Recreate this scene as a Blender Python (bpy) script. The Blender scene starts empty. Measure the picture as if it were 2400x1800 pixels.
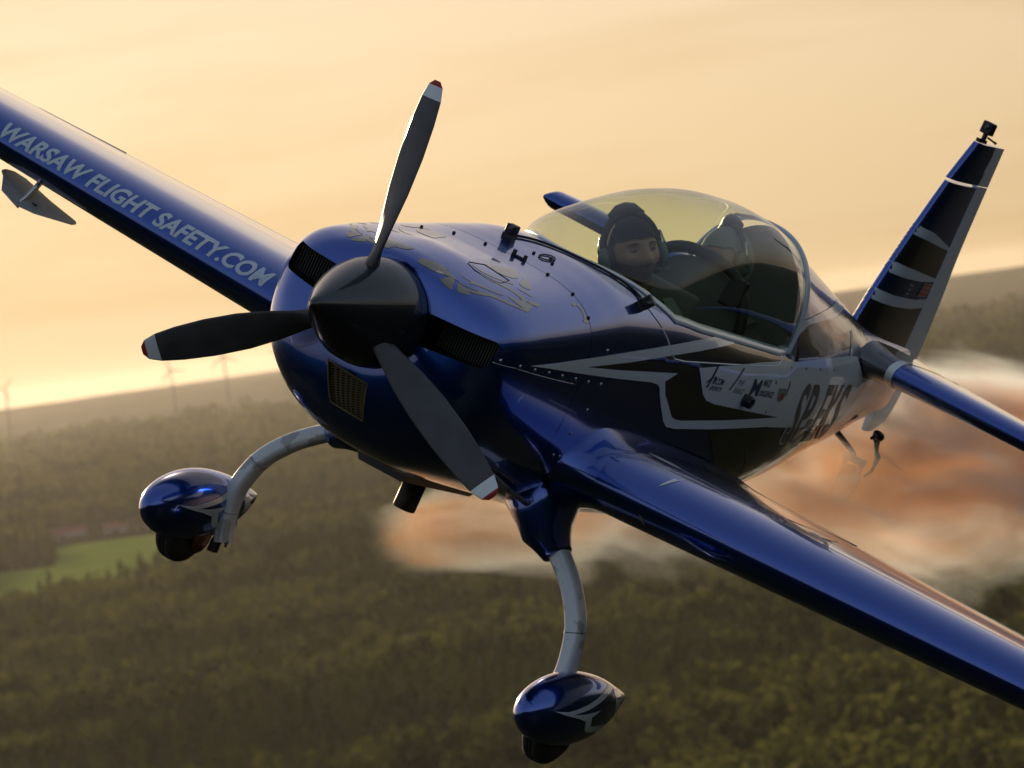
import bpy, bmesh, math, random
import numpy as np
from mathutils import Vector, Matrix
from mathutils.bvhtree import BVHTree
random.seed(7); np.random.seed(7)
R = math.radians
S = bpy.context.scene
COL = S.collection

# ------------------------------------------------------------------ camera, sky, sun, exposure
CAM_H = 140.0
PITCH = R(-0.425)
ROLL = R(8.05)
cam_d = bpy.data.cameras.new('camera'); cam = bpy.data.objects.new('camera', cam_d); COL.objects.link(cam)
cam_d.sensor_width = 36.0
cam_d.lens = 15341.868 * 36.0 / 2400.0
cam_d.clip_start = 1.0
cam_d.clip_end = 120000.0
Fw = Vector((0, math.cos(PITCH), math.sin(PITCH)))
R0 = Vector((1, 0, 0)); U0 = R0.cross(Fw)
Rw = R0 * math.cos(ROLL) - U0 * math.sin(ROLL)
Uw = U0 * math.cos(ROLL) + R0 * math.sin(ROLL)
CW = Vector((0, 0, CAM_H))
cam.matrix_world = Matrix(((Rw.x, Uw.x, -Fw.x, CW.x), (Rw.y, Uw.y, -Fw.y, CW.y), (Rw.z, Uw.z, -Fw.z, CW.z), (0, 0, 0, 1)))
cam_d.dof.use_dof = True
cam_d.dof.focus_distance = 27.0
cam_d.dof.aperture_fstop = 8.0
S.camera = cam

SUN_AZ, SUN_EL = R(-16.5), R(10.0)      # azimuth from the view heading (+Y), left negative
sun_dir = Vector((math.sin(SUN_AZ) * math.cos(SUN_EL), math.cos(SUN_AZ) * math.cos(SUN_EL), math.sin(SUN_EL)))

def build_world():
    w = bpy.data.worlds.new('World'); S.world = w; w.use_nodes = True
    nt = w.node_tree; N = nt.nodes; L = nt.links
    N.clear()
    out = N.new('ShaderNodeOutputWorld'); bg = N.new('ShaderNodeBackground')
    sky = N.new('ShaderNodeTexSky'); sky.sky_type = 'NISHITA'
    sky.sun_disc = False
    sky.sun_elevation = SUN_EL
    sky.sun_rotation = SUN_AZ
    sky.altitude = 140; sky.air_density = 1.0; sky.dust_density = 3.2; sky.ozone_density = 1.0
    # thin high cloud in long streaks
    tc = N.new('ShaderNodeTexCoord')
    mp = N.new('ShaderNodeMapping'); mp.inputs['Scale'].default_value = (3.2, 3.2, 26.0)
    mp.inputs['Rotation'].default_value = (0, R(-4), 0)
    nz = N.new('ShaderNodeTexNoise'); nz.inputs['Scale'].default_value = 2.6; nz.inputs['Detail'].default_value = 7.0
    nz.inputs['Roughness'].default_value = 0.5; nz.inputs['Distortion'].default_value = 0.35
    rp = N.new('ShaderNodeValToRGB')
    rp.color_ramp.elements[0].position = 0.42; rp.color_ramp.elements[0].color = (0, 0, 0, 1)
    rp.color_ramp.elements[1].position = 0.64; rp.color_ramp.elements[1].color = (1, 1, 1, 1)
    sc_ = N.new('ShaderNodeMath'); sc_.operation = 'MULTIPLY'; sc_.inputs[1].default_value = 0.85
    hs = N.new('ShaderNodeHueSaturation'); hs.inputs['Saturation'].default_value = 1.12; hs.inputs['Value'].default_value = 0.90; hs.inputs['Hue'].default_value = 0.492
    mx = N.new('ShaderNodeMix'); mx.data_type = 'RGBA'
    L.new(tc.outputs['Generated'], mp.inputs['Vector']); L.new(mp.outputs['Vector'], nz.inputs['Vector'])
    L.new(nz.outputs['Fac'], rp.inputs['Fac']); L.new(rp.outputs['Color'], sc_.inputs[0])
    L.new(sc_.outputs[0], mx.inputs['Factor'])
    wb = N.new('ShaderNodeHueSaturation'); wb.inputs['Saturation'].default_value = 1.32      # saturation restored after the flattening gamma
    gm = N.new('ShaderNodeGamma'); gm.inputs['Gamma'].default_value = 0.38  # flattens the sky so the side opposite the sun gives more fill
    L.new(sky.outputs['Color'], gm.inputs['Color']); L.new(gm.outputs['Color'], wb.inputs['Color'])
    L.new(wb.outputs['Color'], mx.inputs['A']); L.new(wb.outputs['Color'], hs.inputs['Color'])
    L.new(hs.outputs['Color'], mx.inputs['B'])
    tn = N.new('ShaderNodeMix'); tn.data_type = 'RGBA'; tn.blend_type = 'MULTIPLY'; tn.inputs['Factor'].default_value = 1.0; tn.inputs['B'].default_value = (1.34, 1.27, 1.37, 1)
    L.new(mx.outputs['Result'], tn.inputs['A']); L.new(tn.outputs['Result'], bg.inputs['Color'])
    bg.inputs['Strength'].default_value = 0.15
    L.new(bg.outputs[0], out.inputs['Surface'])
build_world()

sd = bpy.data.lights.new('sun', 'SUN'); sun = bpy.data.objects.new('sun', sd); COL.objects.link(sun)
sd.energy = 3.8; sd.angle = R(0.6); sd.color = (1.0, 0.74, 0.45)
sun.rotation_euler = sun_dir.to_track_quat('Z', 'Y').to_euler()
sun.location = (0, 0, 400)
S.view_settings.view_transform = 'Standard'; S.view_settings.look = 'None'
S.view_settings.gamma = 1.0; S.view_settings.use_curve_mapping = False
S.view_settings.exposure = 0.35
S.cycles.use_denoising = True
S.cycles.max_bounces = 8; S.cycles.transparent_max_bounces = 16; S.cycles.volume_bounces = 1
S.cycles.sample_clamp_indirect = 6.0

# aircraft frame: x towards the tail, y starboard, z up
AC = Vector((-23.745318, -11.205652, 3.566698))
af, ar, au = Vector((0.909777, 0.393099, -0.133334)), Vector((0.411719, -0.81366, 0.41042)), Vector((-0.052848, 0.428287, 0.902096))
M3 = Matrix([[0.0] * 3] * 3)
for i in range(3):
    c = Rw * ar[i] + Uw * au[i] + Fw * af[i]
    for j in range(3): M3[j][i] = c[j]
AM = M3.to_4x4(); AM.translation = CW - M3 @ AC

# ------------------------------------------------------------------ materials
def mat(name, base, rough=0.5, metal=0.0, coat=0.0, spec=0.5, bump=None, var=None, emit=None, coat_rough=0.015):
    m = bpy.data.materials.new(name); m.use_nodes = True
    nt = m.node_tree; b = nt.nodes['Principled BSDF']
    b.inputs['Base Color'].default_value = (*base, 1); b.inputs['Roughness'].default_value = rough
    b.inputs['Metallic'].default_value = metal; b.inputs['Coat Weight'].default_value = coat
    b.inputs['Coat Roughness'].default_value = coat_rough; b.inputs['Coat IOR'].default_value = 1.9; b.inputs['Specular IOR Level'].default_value = spec
    tc = nt.nodes.new('ShaderNodeTexCoord')
    if var:                                   # (scale, colour, low, high): mottling towards a second colour
        n = nt.nodes.new('ShaderNodeTexNoise'); n.inputs['Scale'].default_value = var[0]; n.inputs['Detail'].default_value = 6
        r = nt.nodes.new('ShaderNodeValToRGB')
        r.color_ramp.elements[0].position = var[2]; r.color_ramp.elements[0].color = (*base, 1)
        r.color_ramp.elements[1].position = var[3]; r.color_ramp.elements[1].color = (*var[1], 1)
        nt.links.new(tc.outputs['Object'], n.inputs['Vector']); nt.links.new(n.outputs['Fac'], r.inputs['Fac'])
        nt.links.new(r.outputs['Color'], b.inputs['Base Color'])
    if bump:                                  # (scale, strength, distance)
        n2 = nt.nodes.new('ShaderNodeTexNoise'); n2.inputs['Scale'].default_value = bump[0]; n2.inputs['Detail'].default_value = 4
        bp_ = nt.nodes.new('ShaderNodeBump'); bp_.inputs['Strength'].default_value = bump[1]; bp_.inputs['Distance'].default_value = bump[2]
        nt.links.new(tc.outputs['Object'], n2.inputs['Vector']); nt.links.new(n2.outputs['Fac'], bp_.inputs['Height'])
        nt.links.new(bp_.outputs['Normal'], b.inputs['Normal'])
        if coat: nt.links.new(bp_.outputs['Normal'], b.inputs['Coat Normal'])
    if emit:
        b.inputs['Emission Color'].default_value = (*emit[0], 1); b.inputs['Emission Strength'].default_value = emit[1]
    return m

def glass_mat(name, tint, refl=1.0):
    m = bpy.data.materials.new(name); m.use_nodes = True
    nt = m.node_tree; N = nt.nodes; L = nt.links; N.clear()
    o = N.new('ShaderNodeOutputMaterial'); mx = N.new('ShaderNodeMixShader')
    t = N.new('ShaderNodeBsdfTransparent'); t.inputs['Color'].default_value = (*tint, 1)
    g = N.new('ShaderNodeBsdfGlossy'); g.inputs['Roughness'].default_value = 0.015
    fr = N.new('ShaderNodeFresnel'); ge = N.new('ShaderNodeNewGeometry')
    ior = N.new('ShaderNodeMapRange'); ior.inputs['To Min'].default_value = 1.62; ior.inputs['To Max'].default_value = 1 / 1.62
    L.new(ge.outputs['Backfacing'], ior.inputs['Value']); L.new(ior.outputs[0], fr.inputs['IOR'])
    L.new(fr.outputs[0], mx.inputs[0]); L.new(t.outputs[0], mx.inputs[1]); L.new(g.outputs[0], mx.inputs[2])
    L.new(mx.outputs[0], o.inputs['Surface'])
    return m

BLUE = mat('blue_metallic_paint', (0.005, 0.072, 0.42), 0.24, 0.94, 1.0)
NAVY = mat('dark_paint', (0.006, 0.007, 0.012), 0.3, 0.0, 1.0)
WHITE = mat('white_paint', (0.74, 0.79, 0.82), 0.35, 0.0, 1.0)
SILVER = mat('pale_silver_paint', (0.56, 0.64, 0.70), 0.35, 0.0, 1.0)
GOLD = mat('gold_print', (0.22, 0.19, 0.10), 0.28, 0.5, 1.0)
GREYTXT = mat('grey_brown_print', (0.12, 0.10, 0.085), 0.5, 0.0, 0.3)
BLACK = mat('black_plastic', (0.008, 0.008, 0.009), 0.45)
RUBBER = mat('tyre_rubber', (0.012, 0.011, 0.010), 0.8, var=(30, (0.03, 0.026, 0.02), 0.4, 0.75), bump=(60, 0.3, 0.004))
GREYMET = mat('worn_grey_metal', (0.30, 0.31, 0.32), 0.38, 0.85, var=(14, (0.16, 0.15, 0.14), 0.45, 0.7))
STEEL = mat('polished_steel', (0.55, 0.55, 0.55), 0.18, 1.0)
SPIN = mat('spinner_paint', (0.010, 0.013, 0.018), 0.30, 0.0, 0.55, spec=0.3)
BLADE = mat('blade_grey', (0.055, 0.058, 0.062), 0.5, 0.0, 0.1, var=(9, (0.035, 0.035, 0.038), 0.4, 0.7))
RED = mat('red_print', (0.35, 0.02, 0.02), 0.5)
DARK = mat('dark_inside', (0.006, 0.006, 0.006), 0.9, spec=0.1)
FIN_M = mat('engine_fin_metal', (0.05, 0.05, 0.045), 0.6, 0.6)
MESHW = mat('grille_wire', (0.16, 0.13, 0.06), 0.5, 0.5)
GLASS = glass_mat('tinted_canopy_glass', (0.85, 0.91, 0.79))
COCKPIT = mat('cockpit_lining', (0.11, 0.115, 0.11), 0.75)
GEARW = mat('gear_leg_paint', (0.68, 0.74, 0.78), 0.33, 0.0, 0.6, var=(9, (0.40, 0.43, 0.44), 0.56, 0.60))
CARBON = mat('spade_plate', (0.40, 0.40, 0.39), 0.5, 0.0, 0.2, var=(40, (0.33, 0.33, 0.32), 0.3, 0.7))

# ------------------------------------------------------------------ helpers
def obj(name, verts, faces, m=None, parent=None, smooth=True, mats=None, fm=None, world=None):
    me = bpy.data.meshes.new(name); me.from_pydata([tuple(v) for v in verts], [], faces)
    for mm in (mats or ([m] if m else [])): me.materials.append(mm)
    if fm is not None: me.polygons.foreach_set('material_index', fm)
    if smooth: me.polygons.foreach_set('use_smooth', [True] * len(me.polygons))
    me.update()
    o = bpy.data.objects.new(name, me); COL.objects.link(o)
    if parent is not None: o.parent = parent
    return o
def empty(name, parent=None, mw=None):
    o = bpy.data.objects.new(name, None); COL.objects.link(o); o.empty_display_size = 0.2
    if parent is not None: o.parent = parent
    if mw is not None: o.matrix_world = mw
    return o
def tag(o, label=None, cat=None, group=None, kind=None):
    if label: o['label'] = label
    if cat: o['category'] = cat
    if group: o['group'] = group
    if kind: o['kind'] = kind
    return o
def loft(rings, closed=True, cap0=True, cap1=True):
    n = len(rings[0]); V = [p for r in rings for p in r]; F = []
    m = n if closed else n - 1
    for i in range(len(rings) - 1):
        for j in range(m):
            k = (j + 1) % n
            F.append((i * n + j, i * n + k, (i + 1) * n + k, (i + 1) * n + j))
    if cap0: F.append(tuple(range(n))[::-1])
    if cap1: b = (len(rings) - 1) * n; F.append(tuple(range(b, b + n)))
    return V, F
def tube(path, rad, n=10, squash=None, ref=Vector((0, 0, 1))):
    path = [Vector(p) for p in path]
    if not hasattr(rad, '__len__'): rad = [rad] * len(path)
    rings = []
    for i, p in enumerate(path):
        d = (path[min(i + 1, len(path) - 1)] - path[max(i - 1, 0)]).normalized()
        a = d.cross(ref)
        if a.length < 1e-3: a = d.cross(Vector((1, 0, 0)))
        a.normalize(); b = a.cross(d)
        s1, s2 = squash if squash else (1, 1)
        rings.append([p + a * (rad[i] * s1 * math.cos(t * 2 * math.pi / n)) + b * (rad[i] * s2 * math.sin(t * 2 * math.pi / n)) for t in range(n)])
    return loft(rings)
def merge(*parts):
    V, F = [], []
    for v, f in parts:
        k = len(V); V += list(v); F += [tuple(i + k for i in q) for q in f]
    return V, F
def box(c, s, rot=None):
    c = Vector(c); v = []
    for dx in (-.5, .5):
        for dy in (-.5, .5):
            for dz in (-.5, .5):
                p = Vector((dx * s[0], dy * s[1], dz * s[2]))
                if rot is not None: p = rot @ p
                v.append(c + p)
    return v, [(0, 1, 3, 2), (4, 6, 7, 5), (0, 4, 5, 1), (2, 3, 7, 6), (0, 2, 6, 4), (1, 5, 7, 3)]
def lathe(prof, axis='x', c=(0, 0, 0), n=48):
    """prof: list of (s, r) along the axis"""
    rings = []
    for s, r in prof:
        ring = []
        for k in range(n):
            t = k * 2 * math.pi / n
            if axis == 'x': p = Vector((s, r * math.cos(t), r * math.sin(t)))
            elif axis == 'y': p = Vector((r * math.cos(t), s, r * math.sin(t)))
            else: p = Vector((r * math.cos(t), r * math.sin(t), s))
            ring.append(p + Vector(c))
        rings.append(ring)
    return loft(rings)
def bevel(o, w=0.004, seg=2):
    md = o.modifiers.new('bevel', 'BEVEL'); md.width = w; md.segments = seg; md.limit_method = 'ANGLE'; md.angle_limit = R(35)
def bez_open(pts, n=6):
    pts = [Vector(p) for p in pts]; out = []
    for i in range(len(pts) - 1):
        p0, p1, p2, p3 = pts[max(i - 1, 0)], pts[i], pts[i + 1], pts[min(i + 2, len(pts) - 1)]
        for j in range(n):
            t = j / n; out.append(.5 * ((2 * p1) + (p2 - p0) * t + (2 * p0 - 5 * p1 + 4 * p2 - p3) * t * t + (3 * p1 - p0 - 3 * p2 + p3) * t ** 3))
    return out + [pts[-1]]
def sharp(o, deg=35):
    md = o.modifiers.new('es', 'EDGE_SPLIT'); md.split_angle = R(deg)
def crv(xs, ys):
    """smooth 1-D interpolation (monotone cubic)"""
    xs = np.array(xs, float); ys = np.array(ys, float)
    h = np.diff(xs); d = np.diff(ys) / h
    m = np.zeros(len(xs)); m[0], m[-1] = d[0], d[-1]
    for i in range(1, len(xs) - 1):
        if d[i - 1] * d[i] > 0:
            w1, w2 = 2 * h[i] + h[i - 1], h[i] + 2 * h[i - 1]
            m[i] = (w1 + w2) / (w1 / d[i - 1] + w2 / d[i])
    def f(x):
        x = min(max(x, xs[0]), xs[-1]); i = int(min(max(np.searchsorted(xs, x) - 1, 0), len(xs) - 2))
        t = (x - xs[i]) / h[i]
        return float((2*t**3-3*t*t+1)*ys[i] + (t**3-2*t*t+t)*h[i]*m[i] + (-2*t**3+3*t*t)*ys[i+1] + (t**3-t*t)*h[i]*m[i+1])
    return f
def apply_mods(o):
    dg = bpy.context.evaluated_depsgraph_get()
    me = bpy.data.meshes.new_from_object(o.evaluated_get(dg)); o.modifiers.clear(); o.data = me
def cut(o, cutter):
    cutter.parent = o.parent
    md = o.modifiers.new('cut', 'BOOLEAN'); md.operation = 'DIFFERENCE'; md.object = cutter; md.solver = 'EXACT'
    try: md.material_mode = 'TRANSFER'
    except Exception: pass
    apply_mods(o); bpy.data.objects.remove(cutter)
# ------------------------------------------------------------------ the aeroplane
def fix_normals(o):
    bm = bmesh.new(); bm.from_mesh(o.data); bmesh.ops.recalc_face_normals(bm, faces=bm.faces); bm.to_mesh(o.data); bm.free()
PROP0 = R(-5); AIL = 1.0; RUD = -2
plane = empty('aeroplane', mw=AM)
tag(plane, 'dark blue low wing aerobatic aeroplane banking over the forest, white stripes and lettering', 'aeroplane')

# fuselage stations (x towards the tail)
HW = crv([.60, .615, .64, .68, .73, .80, .95, 1.2, 1.55, 1.86, 2.22, 2.6, 3.0, 3.45, 4.0, 4.3, 4.8, 5.2, 5.6, 6.0, 6.3, 6.5],
         [.255, .33, .43, .49, .535, .565, .58, .575, .56, .545, .525, .505, .485, .465, .43, .405, .345, .275, .215, .14, .08, .035])
ZT = crv([.60, .615, .64, .68, .73, .80, 1.06, 1.3, 1.55, 1.75, 2.0, 2.6, 3.0, 3.45, 4.0, 4.195],
         [.245, .25, .252, .256, .262, .272, .302, .325, .35, .378, .405, .395, .365, .325, .29, .28])
ZT2 = crv([4.2, 4.45, 4.75, 5.05, 5.35, 5.65, 6.0, 6.3, 6.5], [.685, .628, .552, .475, .397, .322, .27, .24, .22])
ZB = crv([.60, .615, .64, .68, .73, .80, .95, 1.2, 1.4, 1.85, 2.3, 3.2, 3.8, 4.6, 5.04, 5.76, 6.09, 6.5],
         [-.25, -.33, -.40, -.455, -.50, -.545, -.60, -.645, -.665, -.70, -.735, -.735, -.675, -.525, -.43, -.28, -.20, -.12])
ZC = crv([.6, .8, 1.5, 2.5, 4.0, 5.0, 5.6, 6.5], [-.02, -.06, -.10, -.12, -.10, -.02, .05, .10])
NT = crv([.6, .68, .8, 1.55, 2.0, 4.19], [2.0, 2.5, 3.0, 3.5, 3.2, 3.2])
NT2 = crv([4.2, 5.0, 5.6, 6.5], [1.75, 1.55, 1.6, 2.0])
NB = crv([.6, .7, 1.5, 2.5, 4.0, 6.5], [2.0, 2.2, 2.5, 3.0, 3.0, 2.4])
NR = 96
def section(x, n=NR):
    hw, zb, zc, nb = HW(x), ZB(x), ZC(x), NB(x)
    zt, nt = (ZT(x), NT(x)) if x < 4.2 else (ZT2(x), NT2(x))
    hump = 0.0
    ring = []
    for k in range(n):
        t = 2 * math.pi * (k + .5) / n
        c, s = math.cos(t), math.sin(t)
        e, zz = (nt, zt) if s >= 0 else (nb, zb)
        y = hw * math.copysign(abs(c) ** (2 / e), c)
        z = zc + (zz - zc) * abs(s) ** (2 / e)
        if s > 0 and .6 <= x < 1.35:            # raised fairing behind the spinner
            rr = .247; f = max(0, 1 - (x - .6) / .75) ** .8
            zh = math.sqrt(max(0, rr * rr - y * y)) + .0
            lift = HUMP(x) * math.exp(-(y / .19) ** 2)
            z += lift
        ring.append(Vector((x, y, z)))
    return ring
HUMP = crv([.6, .64, .72, .9, 1.1, 1.35], [0.0, .018, .035, .04, .02, 0])
def body_xs(a, b, step): 
    n = max(2, int(round((b - a) / step))); return [a + (b - a) * i / n for i in range(n + 1)]
SEAM = 1.55
cow_x = [.60, .605, .612, .622, .635, .65, .665, .68, .70, .725, .75, .78] + body_xs(.81, SEAM - .003, .03)
cowl = obj('cowling', *loft([section(x) for x in cow_x]), parent=plane, mats=[BLUE, DARK])
fus_x = body_xs(SEAM + .003, 4.194, .035) + [4.2] + body_xs(4.23, 6.5, .035)
body = obj('fuselage', *loft([section(x) for x in fus_x]), parent=plane, mats=[BLUE, COCKPIT])

fix_normals(cowl); fix_normals(body)
# cooling inlets cut through the cowling front, one on each side of the spinner
def inlet_cutter(sy):
    pts = [(.215, .100), (.50, .105), (.515, .085), (.512, .0), (.495, -.018), (.23, -.042), (.205, -.03), (.20, .085)]
    rings = [[Vector((x, sy * y, z)) for y, z in pts] for x in (.50, .95)]
    V, F = loft(rings)
    if sy < 0: F = [f[::-1] for f in F]
    return obj('cutter', V, F, smooth=False, mats=[DARK])
def oil_cutter():
    pts = [(.115, -.275), (-.02, -.268), (-.085, -.29), (-.115, -.43), (-.10, -.445), (.03, -.432), (.07, -.40)]
    V, F = loft([[Vector((x, y, z)) for y, z in pts] for x in (.5, .80)])
    return obj('cutter', V, F[:], smooth=False, mats=[DARK])
for c in (inlet_cutter(1), inlet_cutter(-1), oil_cutter()):
    bm = bmesh.new(); bm.from_mesh(c.data); bmesh.ops.recalc_face_normals(bm, faces=bm.faces); bm.to_mesh(c.data); bm.free()
    cut(cowl, c)
# cockpit opening
RAIL = [(2.07, 0.0), (2.085, .06), (2.12, .12), (2.20, .19), (2.30, .265), (2.42, .345), (2.58, .405), (2.9, .40), (3.45, .375), (4.0, .355), (4.19, .325)]
def rail_cut():
    pl = [(x, y) for x, y in RAIL] + [(x, -y) for x, y in RAIL[::-1][:-1]]
    V, F = loft([[Vector((x, y, z)) for x, y in pl] for z in (-.5, 1.0)])
    c = obj('cutter', V, F, smooth=False, mats=[COCKPIT])
    bm = bmesh.new(); bm.from_mesh(c.data); bmesh.ops.recalc_face_normals(bm, faces=bm.faces); bm.to_mesh(c.data); bm.free()
    return c
def bvh_of(*objs):
    V, P = [], []
    for o in objs:
        k = len(V); V += [v.co.copy() for v in o.data.vertices]; P += [tuple(i + k for i in p.vertices) for p in o.data.polygons]
    return BVHTree.FromPolygons(V, P)
SHELL = BVHTree.FromPolygons(*loft([section(x) for x in cow_x[:-1] + fus_x]))
cut(body, rail_cut())
for p in body.data.polygons:
    if abs(p.center.x - 4.197) < .004 and abs(p.normal.x) > .5: p.material_index = 1
for o in (cowl, body):
    o.data.polygons.foreach_set('use_smooth', [True] * len(o.data.polygons)); sharp(o, 32)

def on_shell(p, d):
    h = SHELL.ray_cast(Vector(p), Vector(d)); return h[0], h[1]
def top_z(x, y):
    h = SHELL.ray_cast(Vector((x, y, 3)), Vector((0, 0, -1))); return h[0].z if h[0] else 0
def side_y(x, z, s=-1):
    h = SHELL.ray_cast(Vector((x, s * 3, z)), Vector((0, -s, 0))); return h[0].y if h[0] else 0

# spinner
sp = [(0, .001), (.004, .012), (.012, .022), (.03, .033), (.08, .059), (.16, .103), (.25, .148), (.33, .183), (.42, .215), (.50, .229), (.535, .2325), (.5352, .230), (.539, .230), (.5392, .2325), (.592, .2335), (.592, .20)]
spin = obj('spinner', *lathe(sp, n=72), m=SPIN, parent=plane); sharp(spin, 40)
# propeller at rest
def blade(ang):
    ca, sa = math.cos(ang), math.sin(ang)
    U = Vector((0, -sa, ca)); T = Vector((0, ca, sa))     # span, tangential
    rings = []
    for r, ch, tw, th in [(.10, .09, 70, .9), (.18, .095, 62, .75), (.26, .12, 52, .3), (.38, .155, 43, .16), (.52, .172, 34, .12), (.68, .168, 27, .10), (.82, .148, 23, .09), (.92, .12, 20, .085), (.975, .085, 19, .08), (.997, .035, 19, .08)]:
        a = R(tw); ring = []
        for k in range(20):
            t = 2 * math.pi * k / 20
            u = ch * .5 * math.cos(t); w = ch * th * .5 * math.sin(t) * (1 if math.cos(t) < 0 else .8)
            ring.append(Vector((.40, 0, 0)) + U * r + T * (u * math.cos(a) - w * math.sin(a)) + Vector((1, 0, 0)) * (u * math.sin(a) + w * math.cos(a)))
        rings.append(ring)
    V, F = loft(rings)
    fm = []
    for f in F:
        q = sum((V[i] for i in f), Vector()) / len(f); rr = math.hypot(q.y, q.z)
        fm.append(1 if .93 < rr < .96 else 2 if rr >= .96 else 0)
    return obj('propeller_blade', V, F, parent=plane, mats=[BLADE, WHITE, RED], fm=fm)
for k in range(3): blade(PROP0 + k * 2 * math.pi / 3)

# engine seen inside the inlets: finned cylinder block
for s in (1, -1):
    blk = obj('engine_cylinder', *merge(*[box((.80, s * (.24 + .013 * k), .035), (.10, .006, .13)) for k in range(21)]), m=FIN_M, parent=plane, smooth=False)
# oil cooler grille, wire mesh with a rim
def grille():
    parts = []
    q = [Vector((.118, -.27, 0)), Vector((-.09, -.285, 0)), Vector((-.115, -.44, 0)), Vector((.05, -.43, 0))]
    def P(u, v):
        a = q[0].lerp(q[1], u); b = q[3].lerp(q[2], u); p = a.lerp(b, v)
        h = SHELL.ray_cast(Vector((-1, p.x, p.y)), Vector((1, 0, 0)))
        return Vector(((h[0].x if h[0] else .65) + .012, p.x, p.y))
    for k in range(17):
        parts.append(tube([P(i / 14, k / 16) + Vector((.002 * math.sin(i * math.pi), 0, .004 * (-1) ** i)) for i in range(15)], .0030, 4))
    for k in range(8):
        parts.append(tube([P(k / 7, i / 10) for i in range(11)], .0016, 4))
    rim = [P(i / 8, 0) for i in range(9)] + [P(1, i / 8) for i in range(1, 9)] + [P(1 - i / 8, 1) for i in range(1, 9)] + [P(0, 1 - i / 8) for i in range(1, 9)]
    parts.append(tube([p + Vector((-.012, 0, 0)) for p in rim], .005, 6))
    return merge(*parts)
gr = obj('oil_cooler_grille', *grille(), m=MESHW, parent=plane)

# wings
def wing_pars(y):
    y = abs(y)
    le = 1.80 + .045 * (y - .5); ch = 1.97 - .27 * (y - .5); th = .335 - .040 * min(y, 3.0) - .03 * max(0, y - 3.0); zc = -.395 + .026 * y
    if y > 3.9: k = math.sqrt(max(0, 1 - ((y - 3.9) / .12) ** 2)); th *= max(k, .05)
    return le, ch, th, zc
def af_t(c):       # half thickness of the section, 1 at its thickest
    c = min(max(c, 0), 1)
    if c < .17: return .5 * math.sqrt(max(0, 1 - ((.17 - c) / .17) ** 2))
    t = (c - .17) / .83
    return max(.5 * (1 - t ** 1.45), .006)
def wing_pt(y, c, side, s, off=0.0):
    """s = +1 starboard; side = +1 upper"""
    le, ch, th, zc = wing_pars(y); zc += (.017 + .008 * y) * (s > 0)
    return Vector((le + c * ch, s * y, zc + side * (af_t(c) * th + off)))
CN = [0.5 * (1 - math.cos(math.pi * i / 40)) for i in range(41)]
HNG = .74
def wing(s):
    e = empty('wing', plane); 
    ys = [.40, .6, .8, 1.0, 1.25] + body_xs(1.28, 3.88, .26) + [3.9, 3.95, 3.99, 4.015, 4.02]
    def ring(y, c0, c1):
        cs = [c0 + (c1 - c0) * c for c in CN] if c0 > 0 else [c * c1 for c in CN]
        return [wing_pt(y, c, 1, s) for c in cs[::-1]] + [wing_pt(y, c, -1, s) for c in cs[(1 if c0 == 0 else 0):]]
    def mk(name, yy, c0, c1, par):
        V, F = loft([ring(y, c0, c1) for y in yy])
        if s < 0: F = [f[::-1] for f in F]
        o = obj(name, V, F, parent=par, mats=[BLUE, WHITE]); fix_normals(o)
        for p in o.data.polygons:              # underside painted white behind the leading edge, for a sunlit rim
            q = p.center; le, ch, th, zc = wing_pars(q.y)
            if p.normal.z < -.2 and (q.x - le) / ch > .125: p.material_index = 1
        sharp(o, 40); return o
    inner = mk('wing_panel', [y for y in ys if y <= 1.26], 0, 1, e)
    outer = mk('wing_panel', [1.25] + [y for y in ys if y > 1.26], 0, HNG - .004, e)
    ail = mk('aileron', [1.262] + [y for y in ys if 1.27 < y <= 3.9], HNG + .004, 1, e)
    # drooped or raised a little about its hinge
    p0, p1 = wing_pt(1.262, HNG, 0, s), wing_pt(3.88, HNG, 0, s)
    ax = (p1 - p0).normalized(); rot = Matrix.Rotation(R(-AIL if s > 0 else -AIL * .6), 4, ax)
    ail.data.transform(Matrix.Translation(p0) @ rot @ Matrix.Translation(-p0))
    # root fillet
    rings = []
    for y, g in [(.70, .0015), (.66, .004), (.625, .010), (.595, .020), (.57, .030), (.55, .040), (.53, .048), (.50, .055)]:
        le, ch, th, zc = wing_pars(y); zc += (.017 + .008 * y) * (s > 0); rg = []
        for sd, cs in ((1, CN[::-1]), (-1, CN[1:])):
            for c in cs:
                nx = (-1 if c < .02 else -.55 * (1 - c / .3) if c < .3 else .25 * (c - .3) / .7) 
                rg.append(Vector((le + c * ch + g * .6 * nx, s * y, zc + sd * (af_t(c) * th + g * (.15 + .85 * min(1, c / .12)) * (1 - .5 * c) * (.65 if sd > 0 else 1)))))
        rings.append(rg)
    V, F = loft(rings, cap0=False, cap1=False)
    fl = obj('root_fillet', V, F, m=BLUE, parent=e); fix_normals(fl)
    # aileron spade: arm and plate under the leading edge
    ys_ = 2.50
    return e
wing(1); wing(-1)
def plate(poly, th, m, name, parent, nrm):
    """flat plate of a polygon (list of points), thickness th along nrm"""
    n = Vector(nrm).normalized() * th * .5
    V, F = loft([[Vector(p) - n for p in poly], [Vector(p) + n for p in poly]])
    o = obj(name, V, F, m=m, parent=parent, smooth=False); fix_normals(o); return o
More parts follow.
